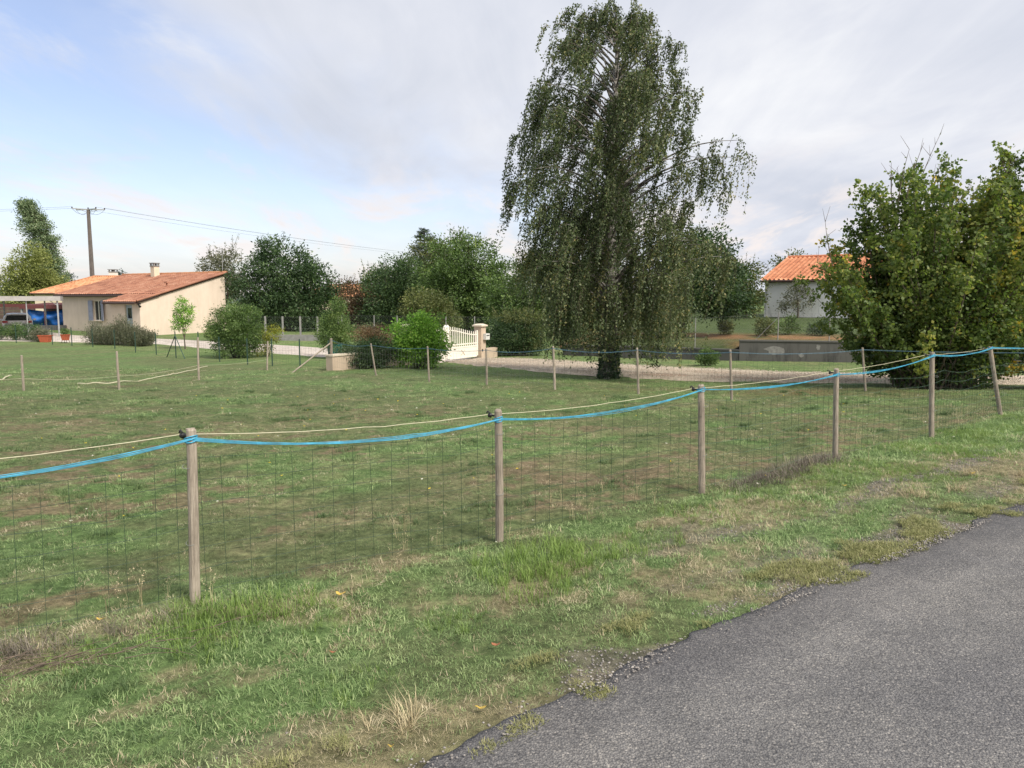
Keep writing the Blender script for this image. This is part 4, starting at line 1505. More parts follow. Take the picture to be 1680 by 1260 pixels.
def back_fence():
    f = thing('paddock_fence', 'wooden post and wire fence closing the far side of the paddock', 'fence', (-.63, 18.9, tz(-.63, 18.9)))
    lean = [(0, 0), (-.16, 0), (-.05, 0), (-.02, 0), (-.05, 0), (-.05, 0), (-.06, 0), (-.13, 0), (0, 0)]
    tops = []; ps = []
    for i, ((x, y), (lx, ly)) in enumerate(zip(BACK[:-1], lean)):
        z = tz(x, y)
        hh = (1.05, .97, .95, .92, 1.0, 1.0, 1.0, .98)[i]
        top = np.array([x + lx, y + ly, z + hh]); tops.append(top)
        ps.append(wood_post(f, (x, y, z - .1), top, .026 if i else .045, 40 + i))
    tops.append(np.array([12.2, 15.6, tz(12.2, 15.6) + .95]))
    for i in range(len(BACK) - 1):
        mesh_span(f, BACK[i], BACK[i + 1], 0, 0, [.12, .30, .48, .66, .82], .15, .0013, .0013, M_WIRE2 if i < 4 else M_WIRE, 90 + i, .02)
    # braces of the corner post
    c = tops[0] - np.array([0, 0, .12])
    for q in ((-7.15, 24.3), (-6.5, 26.5)):
        MB().tube([c, (*q, tz(*q) - .05)], .024, 7).build('brace', M_POST, f)
    m = MB(); rr = np.random.default_rng(8)
    for i in range(len(tops) - 1):
        for s in range(2):
            P = sagline(tops[i] + np.array([0, -.04, -.03 - .012 * s]), tops[i + 1] + np.array([0, -.04, -.03 - .012 * s]), (.10, .05, .05, .07, .07, .05, .06, .04)[i], 18, .002, 300 + i * 3 + s)
            m.tube(P, .0032 if i < 6 else .0025, 5, cap=False)
    tag(m.build('blue_twine', M_TWINE2, None, tuple(tops[3])), 'faded blue twine strung along the far fence in front of the birch', 'twine')


back_fence()


def tape_fence():
    """four lone stakes in the grass with a sagging tape"""
    for i, (x, y, h, lx, lab) in enumerate(((-11.2, 17.2, .80, .02, 'lone wooden stake in the paddock nearest the left edge'), (-9.32, 17.8, .90, 0, 'lone wooden stake in the paddock beside the pale hose'),
                                            (-8.58, 20.6, 1.15, .02, 'tallest lone stake in the paddock in front of the sapling'), (-8.2, 25.2, .95, .05, 'lone wooden stake near the garden fence and dark shrub'))):
        z = tz(x, y)
        o = wood_post(None, (x, y, z - .1), (x + lx, y, z + h), .027, 70 + i)
        o.name = 'stake'
        tag(o, lab, 'stake', 'lone stakes in the paddock')
    S = [(-11.19, 17.2, .68), (-9.32, 17.8, .72), (-8.57, 20.6, .80), (-8.2, 25.2, .75)]
    m = MB()
    for (a, b, h), (c, d, k) in zip(S[:-1], S[1:]):
        m.tube(sagline((a, b, tz(a, b) + h - .4), (c, d, tz(c, d) + k - .4), .05, 14, .003, 2), .003, 4, cap=False)
    m.tube(sagline((-17, 15.2, tz(-17, 15.2) + .25), (-11.19, 17.2, tz(-11.2, 17.2) + .28), .06, 14), .003, 4, cap=False)
    tag(m.build('electric_tape', M_CORD, None, (-9.3, 17.8, 0)), 'thin pale line slung between the lone paddock stakes', 'cord')
    P = [(-11.22, 19.4), (-10.9, 19.33), (-10.6, 19.4), (-10.38, 19.75), (-10.3, 20.4), (-10.3, 21.2), (-10.34, 22.2), (-10.42, 23.4), (-10.65, 25.2), (-10.96, 27.1)]
    t = np.linspace(0, 1, 40); k = np.linspace(0, 1, len(P)); P = np.array(P)
    X = np.interp(t, k, P[:, 0]); Y = np.interp(t, k, P[:, 1])
    Z = terr(X, Y) + .022 + .004 * np.sin(t * 40)
    h = MB().tube(np.column_stack([X, Y, Z]), .014, 7).build('garden_hose', M_CORD, None, (-9.4, 20.0, float(Z.mean())))
    tag(h, 'pale hose lying in a curve across the paddock grass', 'hose')
    X = np.linspace(-14.0, -14.7, 12); Y = 20.4 + (-14.0 - X) * 2.4; Z = terr(X, Y) + .03
    h = MB().tube(np.column_stack([X, Y, Z]), .02, 7).build('garden_hose', M_CORD, None, (-13, 19.5, float(Z.mean())))
    tag(h, 'short piece of pale hose lying at the left edge', 'hose')


tape_fence()

GREEN = [(-31.5, 45.6), (-28.6, 43.6), (-25.66, 42.2), (-24.0, 41.2), (-22.2, 40.0), (-20.3, 38.6), (-18.1, 36.3), (-16.5, 35.0), (-14.7, 33.0), (-13.2, 31.8), (-11.75, 30.3), (-10.0, 28.5), (-8.75, 27.5), (-7.4, 26.3), (-6.15, 25.3)]


def garden_fence():
    f = thing('garden_fence', 'low green steel post and wire fence in front of the cream house', 'fence', (-14.7, 33.0, tz(-14.7, 33)))
    for i, (x, y) in enumerate(GREEN):
        z = tz(x, y)
        h = 1.18 if i in (8, 9) else 1.0
        m = MB()
        m.obox((x, y, z + h / 2 - .05), (1, 0, 0), (0, 1, 0), (0, 0, 1), .021, .006, h / 2 + .05)
        m.obox((x, y + .019, z + h / 2 - .05), (1, 0, 0), (0, 1, 0), (0, 0, 1), .006, .0185, h / 2 + .05)
        m.build('post', M_GPOST, f)
    x, y = GREEN[8]; z = tz(x, y)
    for q in ((-15.35, 33.5), (-14.05, 32.4)):
        MB().tube([(x, y, z + 1.0), (*q, tz(*q) - .03)], .02, 6).build('brace', M_GPOST, f)
    for i in range(len(GREEN) - 1):
        mesh_span(f, GREEN[i], GREEN[i + 1], 0, 0, [.1, .3, .5, .7, .9], .2, .0015, .0018, M_WIRE, 130 + i, .02)


garden_fence()


def chain_fence(label, pts, h, rpost, z_of, post_mat, step=.12, wire=.0016, square=False, brace=None):
    a0 = pts[0]
    f = thing('chain_link_fence', label, 'fence', (*a0, float(z_of(*a0))))
    for x, y in pts:
        z = float(z_of(x, y))
        if square:
            MB().box(x - rpost, x + rpost, y - rpost, y + rpost, z - .1, z + h).build('post', post_mat, f)
        else:
            MB().tube([(x, y, z - .1), (x, y, z + h)], rpost, 7).build('post', post_mat, f)
    for (a, b) in zip(pts[:-1], pts[1:]):
        a = np.array(a); b = np.array(b); L = np.linalg.norm(b - a)
        m = MB()
        P = lambda s, hh: np.array([*(a + (b - a) * s / L), float(z_of(*(a + (b - a) * s / L))) + hh])
        for hh in (.06, h * .5, h - .04):
            m.tube([P(0, hh), P(L, hh)], wire * 1.4, 4, cap=False)
        for sgn in (1, -1):
            s = -h
            while s < L + h:
                s0, h0, s1, h1 = s, .05, s + (h - .1) * sgn, h - .05
                # clip the slanted wire to the bay
                def clip(sa, ha, sb, hb):
                    lo, hi = 0.0, 1.0
                    d = sb - sa
                    t0, t1 = (0 - sa) / d, (L - sa) / d
                    if t0 > t1: t0, t1 = t1, t0
                    lo, hi = max(lo, t0), min(hi, t1)
                    return None if lo >= hi else [(sa + d * t, ha + (hb - ha) * t) for t in (lo, hi)]
                c = clip(s0, h0, s1, h1)
                if c: m.tube([P(*c[0]), P(*c[1])], wire, 3, cap=False)
                s += step
        o = m.build('chain_link', M_WIRE2, f)
    if brace:
        MB().tube([(brace[0], brace[1], float(z_of(*brace[:2])) + h * .85), (brace[2], brace[3], float(z_of(*brace[2:])))], .015, 6).build('brace', post_mat, f)
    return f


up1 = lambda x, y: float(terr_up(np.array([x]), np.array([y]))[0])
chain_fence('chain link fence on grey posts above the retaining wall', [(5.4, 33.9), (7.92, 32.7), (11.0, 31.3), (13.0, 31.0), (16.6, 30.2), (20.5, 29.6), (26, 28.7)], 1.28, .021, up1, M_CONCP, .13, .0016, brace=(11.0, 31.3, 10.1, 31.7))
chain_fence('grey concrete post and wire fence behind the flowering shrubs', [(-16.2, 46.6), (-15.1, 46.4), (-13.98, 46.2), (-12.85, 46.0), (-11.75, 45.8), (-10.4, 45.5)], 1.45, .045, terr0, M_CONCP, .16, .002, square=True)
chain_fence('wire fence on thin grey posts at the foot of the tall trees', [(-10.2, 45.4), (-8.15, 44.8), (-6.7, 44.2), (-5.2, 43.6), (-3.75, 43.0), (-2.1, 42.5), (.2, 42.0)], 1.55, .03, terr0, M_CONCP, .16, .002)
low_wall('low grey concrete kerb wall under the garden wire fence', [(-16.3, 46.45), (-10.3, 45.3)], .16, .34, M_CONCP)


# ------------------------------------------------------------------ power line
def power_pole(label, x, y, h, gz, ang):
    p = thing('utility_pole', label, 'utility pole', (x, y, gz))
    m = MB()
    n = 8
    V = []
    for z, a in ((gz - .3, .235), (gz + h, .145)):
        for sx, sy in ((-1, -.75), (-.8, -1), (.8, -1), (1, -.75), (1, .75), (.8, 1), (-.8, 1), (-1, .75)):
            V.append((x + sx * a, y + sy * a, z))
    m.add(V, [(i, (i + 1) % 8, (i + 1) % 8 + 8, i + 8) for i in range(8)] + [tuple(range(8, 16))])
    m.build('shaft', M_POLE, p)
    zt = gz + h
    c, s = math.cos(ang), math.sin(ang)
    arms = MB(); ends = []
    for da, L in ((0, 1.7), (2.6, 1.7), (3.5, 1.6), (5.6, 1.3)):
        d = np.array([math.cos(ang + da), math.sin(ang + da), 0])
        arms.obox(np.array([x, y, zt + .03]) + d * L / 2, d, (-d[1], d[0], 0), (0, 0, 1), L / 2, .07, .055)
        arms.tube([np.array([x, y, zt - .35]), np.array([x, y, zt]) + d * L * .6], .025, 5)
        ends.append(np.array([x, y, zt + .03]) + d * L)
    arms.build('crossarm', M_GSTEEL, p)
    for e in ends + [np.array([x, y, zt + .05])]:
        iz = MB()
        iz.tube([e + np.array([0, 0, .02]), e + np.array([0, 0, .08]), e + np.array([0, 0, .10]), e + np.array([0, 0, .16]), e + np.array([0, 0, .2])], [.05, .09, .05, .09, .04], 8)
        iz.build('insulator', M_BROWN, p)
    jl = MB()
    for i in range(len(ends)):
        a, b = ends[i], np.array([x, y, zt - .2])
        jl.tube(sagline(a, b, .45, 12), .014, 4, cap=False)
    jl.build('jumper_cable', M_BLACK, p)
    return ends


e1 = power_pole('tall grey concrete utility pole standing behind the cream house roof', -48.4, 88.0, 12.3, -.5, .25)
e2 = power_pole('far utility pole hidden behind the birch', 3.5, 205.0, 12.0, -.4, .25)
pl = MB()
for i, k in enumerate((0, 1, 3)):
    pl.tube(sagline(e1[k] + np.array([0, 0, .2]), e2[k] + np.array([0, 0, .2]), 1.3, 30), .009, 4, cap=False)
tag(pl.build('power_line', M_BLACK, None, tuple(e1[0])), 'three power cables running right from the utility pole behind the trees', 'power line')
pl = MB()
for i, k in enumerate((1, 2)):
    pl.tube(sagline(e1[k] + np.array([0, 0, .2]), e1[k] + np.array([-75, -1.0, .3]), .9, 24), .009, 4, cap=False)
tag(pl.build('power_line', M_BLACK, None, tuple(e1[1])), 'two power cables leaving the utility pole towards the left edge', 'power line')


# ------------------------------------------------------------------ planters
def pot(name, label, x, y, w, d, h, legs=False):
    z = tz(x, y) + (.16 if legs else .0)
    t = thing(name, label, 'flower pot', (x, y, z))
    m = MB()
    V = []
    for zz, k in ((0, .74), (.82, .97), (.84, 1.06), (1.0, 1.08), (1.0, .92), (.86, .90)):
        for sx, sy in ((-1, -1), (1, -1), (1, 1), (-1, 1)):
            V.append((x + sx * w / 2 * k, y + sy * d / 2 * k, z + zz * h))
    F = [(3, 2, 1, 0)]
    for i in range(5):
        F += [(i * 4 + k, i * 4 + (k + 1) % 4, i * 4 + 4 + (k + 1) % 4, i * 4 + 4 + k) for k in range(4)]
    m.add(V, F)
    m.build('shell', M_TERRA, t)
    MB().box(x - w * .44, x + w * .44, y - d * .44, y + d * .44, z + .7 * h, z + .87 * h).build('soil', M_SOILP, t)
    if legs:
        for sx in (-1, 1):
            for sy in (-1, 1):
                MB().tube([(x + sx * w * .42, y + sy * d * .42, z - .17), (x + sx * w * .3, y + sy * d * .3, z + .1)], .014, 5).build('leg', M_BROWN, t)
    return t


pot('planter', 'terracotta planter trough at the edge of the gravel yard', -27.4, 44.4, .66, .4, .42)
pot('planter', 'small terracotta pot on a stand beside the grey shrub', -25.75, 43.6, .36, .36, .34, True)
x, y = -7.62, 32.6
gp = thing('planter', 'teal plastic tub under the conical shrub', 'flower pot', (x, y, tz(x, y)))
MB().tube([(x, y, tz(x, y)), (x, y, tz(x, y) + .62), (x, y, tz(x, y) + .66)], [.22, .30, .32], 14).build('tub', M_TEAL, gp)
MB().tube([(x, y, tz(x, y) + .60), (x, y, tz(x, y) + .672)], [.28, .29], 14).build('soil', M_SOILP, gp)
# ------------------------------------------------------------------ foliage
def leaf_arrays(P, A, size, rr, width=.5, fold=.18):
    n = len(P)
    A = A / (np.linalg.norm(A, axis=1)[:, None] + 1e-9)
    R = rr.normal(0, 1, (n, 3))
    Wv = np.cross(A, R); Wv /= np.linalg.norm(Wv, axis=1)[:, None] + 1e-9
    Nn = np.cross(A, Wv)
    s = size[:, None]
    V = np.empty((n, 4, 3))
    V[:, 0] = P
    V[:, 1] = P + A * s * .45 + Wv * s * width * .5 + Nn * s * fold * .5
    V[:, 2] = P + A * s
    V[:, 3] = P + A * s * .45 - Wv * s * width * .5 + Nn * s * fold * .5
    F = np.arange(n * 4).reshape(n, 4)
    return V.reshape(-1, 3), F


def leaf_object(name, P, A, size, tone, mat, parent, rr, width=.5):
    V, F = leaf_arrays(np.asarray(P), np.asarray(A), np.asarray(size), rr, width)
    org = world_org(parent)
    me = mesh_np(name, V - org, F)
    add_attr(me, 'tone', 'FLOAT', 'POINT', np.repeat(np.clip(tone, 0, 1), 4))
    return link(name, me, mat, parent, org)


def curve(a, b, bend, n=7):
    a = np.array(a, float); b = np.array(b, float)
    t = np.linspace(0, 1, n)[:, None]
    m = (a + b) / 2 + np.array(bend)
    return a * (1 - t) ** 2 + m * 2 * t * (1 - t) + b * t ** 2


def unit(rr, n):
    d = rr.normal(0, 1, (n, 3))
    return d / np.linalg.norm(d, axis=1)[:, None]


DENS = 1.7
LEAFK = 1.22


def tree(name, label, cat, x, y, lobes, clumps, cr, per, leaf, mat, seed, trunk=.15, group=None, shoots=0, shoot_len=.6, inner=.35, gz=None,
         limbs=14, multi=1, bark=None, flat=.8, width=.5, droop=-.15, trunk_h=.55, tone_bias=0.0):
    """lobes: (dx, dy, dz, rx, ry, rz) above the base; leaf clumps gather near the lobes' skins"""
    rr = np.random.default_rng(seed)
    gz = tz(x, y) if gz is None else gz
    t = thing(name, label, cat, (x, y, gz), group)
    base = np.array([x, y, gz])
    lb = np.array(lobes, float)
    wts = (lb[:, 3] * lb[:, 4] + lb[:, 3] * lb[:, 5]); wts /= wts.sum()
    C = []; D = []
    tries = 0
    while len(C) < clumps and tries < clumps * 12:
        tries += 1
        k = rr.choice(len(lb), p=wts)
        d = rr.normal(0, 1, 3); d /= np.linalg.norm(d)
        rad = rr.uniform(.25, .75) if rr.random() < inner else rr.uniform(.70, 1.0) + .14 * max(0, rr.normal())
        p = lb[k, :3] + d * lb[k, 3:] * rad
        if p[2] < .05 + cr * .3: continue
        rel = (p - lb[:, :3]) / lb[:, 3:]
        if rad > .74 and (np.linalg.norm(rel, axis=1) < .62).any(): continue
        C.append(p); D.append(d)
    C = np.array(C); D = np.array(D)
    n = len(C)
    ctone = np.clip(rr.normal(.45 + tone_bias, .16, n), 0, 1)
    cs = cr * rr.uniform(.6, 1.35, n)
    cnt = np.maximum(3, (per * DENS * (cs / cr) ** 2).astype(int))
    idx = np.repeat(np.arange(n), cnt)
    off = rr.normal(0, 1, (len(idx), 3)) * np.array([1, 1, flat]) * .55 * cs[idx][:, None]
    P = C[idx] + off
    A = D[idx] * .6 + off / (cs[idx][:, None] + 1e-6) * .8 + rr.normal(0, .55, (len(idx), 3)) + np.array([0, 0, droop])
    S = leaf * LEAFK * rr.uniform(.65, 1.3, len(idx))
    T = ctone[idx] + rr.normal(0, .16, len(idx))
    tw = MB()
    if shoots:
        ks = rr.choice(n, shoots)
        for k in ks:
            d = D[k] * .6 + np.array([0, 0, .8]) + rr.normal(0, .25, 3); d /= np.linalg.norm(d)
            L = shoot_len * rr.uniform(.5, 1.4)
            q = C[k] + D[k] * cs[k] * .2
            m = max(4, int(L / leaf * 2.6))
            s = np.linspace(0, 1, m)
            pp = q + d * L * s[:, None] + rr.normal(0, leaf * .3, (m, 3)) + np.array([0, 0, -.12 * L]) * (s ** 2)[:, None]
            P = np.concatenate([P, pp]); A = np.concatenate([A, d * .5 + rr.normal(0, .7, (m, 3))])
            S = np.concatenate([S, leaf * rr.uniform(.5, 1.0, m)]); T = np.concatenate([T, np.clip(ctone[k] + .12 + rr.normal(0, .12, m), 0, 1)])
            tw.tube([base + q - d * L * .2, base + q + d * L * .5, base + q + d * L * .97], [leaf * .10, leaf * .07, leaf * .03], 4, cap=False)
    keep = P[:, 2] > .02
    leaf_object('crown', P[keep] + base, A[keep], S[keep], T[keep], mat, t, rr, width)
    # wood
    w = MB()
    top = (lb[:, 2] + lb[:, 5] * .45).max()
    cen = np.average(lb[:, :3], axis=0, weights=wts)
    for s in range(multi):
        if multi == 1:
            end = np.array([cen[0] * .5, cen[1] * .5, top * trunk_h + .1]); st = np.zeros(3); r = trunk
        else:
            a = 2 * math.pi * s / multi + rr.uniform(-.4, .4)
            st = np.array([math.cos(a), math.sin(a), 0]) * trunk * 1.2
            end = np.array([math.cos(a) * lb[0, 3] * .5, math.sin(a) * lb[0, 4] * .5, top * trunk_h]) + cen * np.array([.8, .8, 0]); r = trunk * .55
        c = curve(base + st - np.array([0, 0, .15]), base + end, rr.normal(0, .05 * top, 3) * np.array([1, 1, 0]), 8)
        rads = np.linspace(1.15, .42, 8) * r; rads[0] *= 1.25
        w.tube(c, rads, 9)
        ch = rr.choice(n, min(n, max(2, limbs // multi)), replace=False)
        for k in ch:
            f = rr.uniform(.35, 1.0)
            i = f * 7
            q = c[int(i)] * (1 - i % 1) + c[min(7, int(i) + 1)] * (i % 1)
            e = base + C[k]
            if e[2] < q[2] - .3 * top: continue
            w.tube(curve(q, e, np.array([0, 0, .08 * np.linalg.norm(e - q)]) + rr.normal(0, .06, 3) * np.linalg.norm(e - q), 6), np.linspace(.42, .08, 6) * r * rr.uniform(.5, 1), 6, cap=False)
    w.v += [] 
    if tw.v: w.add(tw.v, tw.f)
    w.build('trunk', bark or M_TRUNK, t, smooth=True)
    return t


L_DARK = mat_leaf('dark_green_leaf', [(0, (0.021, 0.043, 0.021)), (.45, (0.052, 0.094, 0.040)), (.8, (0.100, 0.162, 0.063)), (1, (0.155, 0.227, 0.092))])
L_MID = mat_leaf('mid_green_leaf', [(0, (0.041, 0.068, 0.024)), (.45, (0.094, 0.157, 0.048)), (.8, (0.171, 0.256, 0.077)), (1, (0.256, 0.326, 0.111))])
L_OLIVE = mat_leaf('olive_green_leaf', [(0, (0.049, 0.062, 0.022)), (.45, (0.112, 0.137, 0.047)), (.8, (0.194, 0.209, 0.078)), (1, (0.265, 0.265, 0.109))])
L_BRIGHT = mat_leaf('bright_green_leaf', [(0, (0.070, 0.151, 0.029)), (.4, (0.173, 0.345, 0.057)), (.75, (0.324, 0.547, 0.091)), (1, (0.508, 0.689, 0.143))])
L_GREY = mat_leaf('grey_green_leaf', [(0, (0.067, 0.075, 0.051)), (.45, (0.156, 0.164, 0.111)), (.8, (0.253, 0.253, 0.186)), (1, (0.342, 0.312, 0.245))])
L_BROWN = mat_leaf('bronze_brown_leaf', [(0, (0.070, 0.049, 0.034)), (.4, (0.171, 0.116, 0.070)), (.75, (0.310, 0.202, 0.116)), (1, (0.404, 0.310, 0.202))])
L_YELLOW = mat_leaf('yellow_green_leaf', [(0, (0.095, 0.115, 0.016)), (.45, (0.216, 0.243, 0.034)), (.8, (0.365, 0.365, 0.054)), (1, (0.486, 0.446, 0.081))])
L_CEDAR = mat_leaf('blue_grey_needles', [(0, (.035, .055, .052)), (.5, (.085, .12, .11)), (1, (.17, .21, .195))], .15)
L_BIRCH = mat_leaf('birch_leaf', [(0, (.032, .050, .024)), (.4, (.078, .108, .050)), (.7, (.145, .18, .088)), (.92, (.225, .25, .135)), (1, (.30, .27, .12))], .34)
L_BUSH = mat_leaf('field_maple_leaf', [(0, (.044, .080, .027)), (.35, (.118, .175, .054)), (.65, (.23, .285, .088)), (.88, (.40, .37, .095)), (1, (.60, .42, .08))], .48)
L_IVY = mat_leaf('ivy_leaf', [(0, (0.008, 0.022, 0.009)), (.5, (0.027, 0.061, 0.024)), (1, (0.068, 0.121, 0.047))], .1, .35, .5)
L_ROSE = mat_leaf('rose_leaf', [(0, (0.027, 0.061, 0.027)), (.5, (0.068, 0.135, 0.047)), (.9, (0.162, 0.243, 0.081)), (.97, (0.405, 0.378, 0.108)), (1, (0.743, 0.608, 0.405))])


# --- the weeping birch
def birch():
    rr = np.random.default_rng(77)
    bx, by = 2.78, 21.7
    gz = tz(bx, by)
    t = thing('birch_tree', 'tall weeping birch with ivy round the foot of its trunk', 'tree', (bx, by, gz))
    H = 10.15
    hs = np.linspace(-.15, H, 30)
    axis_ = np.column_stack([bx + .05 * np.sin(hs * .9) + .02 * hs * .35, by + .06 * np.sin(hs * .7 + 1), gz + hs])
    rad = .205 * (1 - hs / (H * 1.03)) ** .85 + .008
    rad[:2] *= 1.28; rad[2] *= 1.1
    w = MB().tube(axis_, rad, 12)
    # crown extents to the left and right of the trunk and in depth, by height of the drooping tips
    zt = np.array([.9, 1.5, 2.2, 3.0, 3.6, 4.4, 5.2, 6.0, 6.8, 7.6, 8.4, 9.2, 10.0, 10.9])
    Le = np.array([1.3, 1.7, 2.0, 2.1, 2.0, 2.2, 2.5, 2.65, 2.75, 2.7, 2.55, 2.2, 1.5, .25])
    Ri = np.array([1.3, 1.9, 2.4, 2.8, 3.1, 3.2, 3.35, 3.35, 2.9, 2.1, 2.0, 1.7, 1.0, .2])
    De = np.array([1.2, 1.8, 2.2, 2.4, 2.4, 2.4, 2.4, 2.4, 2.3, 2.2, 2.0, 1.7, 1.1, .2])

    def axp(h):
        return np.array([np.interp(h, hs, axis_[:, 0]), np.interp(h, hs, axis_[:, 1]), gz + h])
    # boughs rise out of the trunk and arch over
    nb = 172
    boughs = []
    for k in range(nb):
        h = 1.5 + (H - 2.0) * ((k + rr.random()) / nb) ** 1.12
        a = k * 2.399 + rr.normal(0, .3)
        ca, sa = math.cos(a), math.sin(a)
        hh = min(H - .15, h + rr.uniform(.5, 1.3))
        ext = (np.interp(hh, zt, Ri) if ca > 0 else np.interp(hh, zt, Le)) * abs(ca) + np.interp(hh, zt, De) * abs(sa)
        ext *= rr.uniform(.55, 1.0)
        # a see-through gap on the left between the upper mass and the lower skirt
        s = axp(h)
        e = axp(hh) + np.array([ca * ext, sa * ext, rr.uniform(-.1, .2)])
        m = (s + e) / 2 + np.array([0, 0, .30 * ext])
        tt = np.linspace(0, 1, 9)[:, None]
        c = s * (1 - tt) ** 2 + m * 2 * tt * (1 - tt) + e * tt ** 2
        r0 = .012 + .016 * ext / 2.5
        w.tube(c[:8], np.linspace(1, .12, 8) * r0 * 1.25, 6, cap=False)
        boughs.append((c, ext, h, ca, sa))
    w.build('trunk', M_BIRCH, t, smooth=True)
    # weeping strands
    P = []; A = []; S = []; T = []
    tw = MB()
    ns = 7800
    for k in range(ns):
        if k % 6 == 0:                                   # a new spray: several strands fall together
            c, ext, h, ca, sa = boughs[rr.integers(nb)]
            f = rr.uniform(.16, 1.0) ** .62
            i = f * 8
            q0 = c[int(i)] * (1 - i % 1) + c[min(8, int(i) + 1)] * (i % 1) + rr.normal(0, .08, 3)
            out0 = rr.normal(0, .22, 3); L0 = rr.uniform(.6, 1.6); w0 = rr.uniform(.3, 1.4); t0 = rr.normal()
        q = q0 + rr.normal(0, .055, 3)
        hq = q[2] - gz
        L = L0 * rr.uniform(.65, 1.1) * (1.15 if hq < 6 else .85)
        if hq > 8.6: L *= .6
        # lower skirt stops short of the ground
        L = min(L * (1.35 if hq < 3.4 else 1), max(.25, hq - .42 + rr.uniform(-.2, .3)))
        if q[0] < bx - .75 and 3.4 < hq - L and hq - L < 4.0 and rr.random() < .35: continue
        out = np.array([ca, sa, 0]) * rr.uniform(.1, .5) + out0 + rr.normal(0, .10, 3)
        wind = -.42 * w0 * (1.0 if hq > 3.2 else .25)
        m = 8
        pts = [q]
        d = out + np.array([0, 0, .10 + (.35 if hq > 8.3 else 0)])
        for j in range(m):
            d = d * .62 + np.array([wind * .42, .02, -.62]) * (.42 + .06 * j)
            pts.append(pts[-1] + d / np.linalg.norm(d) * L / m)
        pts = np.array(pts)
        if k % 3 == 0:
            tw.tube(pts[::2], np.linspace(.0045, .0018, len(pts[::2])), 3, cap=False)
        nl = int(L / .036)
        u = np.sort(rr.random(nl)) * m
        ii = np.minimum(u.astype(int), m - 1); fr = (u - ii)[:, None]
        lp = pts[ii] * (1 - fr) + pts[ii + 1] * fr
        la = rr.normal(0, .75, (nl, 3)) + np.array([wind * .4, 0, -.8])
        P.append(lp + rr.normal(0, .022, (nl, 3))); A.append(la)
        S.append(rr.uniform(.040, .088, nl))
        b0 = .50 + .13 * t0 + (.10 if hq < 4.0 else 0) + .05 * ca
        T.append(np.clip(b0 + rr.normal(0, .22, nl), 0, 1))
    P = np.concatenate(P); A = np.concatenate(A); S = np.concatenate(S); T = np.concatenate(T)
    cr = leaf_object('crown', P, A, S, T, L_BIRCH, t, rr, .62)
    tw.build('twigs', M_TWIG, cr)
    # a stray low bough near the lane
    # ivy sleeve
    n = 2600
    a = rr.uniform(0, 2 * math.pi, n); h = rr.uniform(0, 1, n) ** 1.2 * (1.15 + .3 * np.sin(a * 2 + 1))
    r = .225 - .03 * h + (.5 + .5 * np.sin(a * 3 + h * 5)) * .06 * (1 - .6 * h) + np.abs(rr.normal(0, .035, n))
    p = np.column_stack([bx + np.cos(a) * r, by + np.sin(a) * r, gz + h])
    d = np.column_stack([np.cos(a), np.sin(a), -.6 + 0 * a]) + rr.normal(0, .4, (n, 3))
    iv = leaf_object('ivy', p, d, rr.uniform(.035, .075, n), np.clip(rr.normal(.45, .2, n), 0, 1), L_IVY, t, rr, .8)


birch()


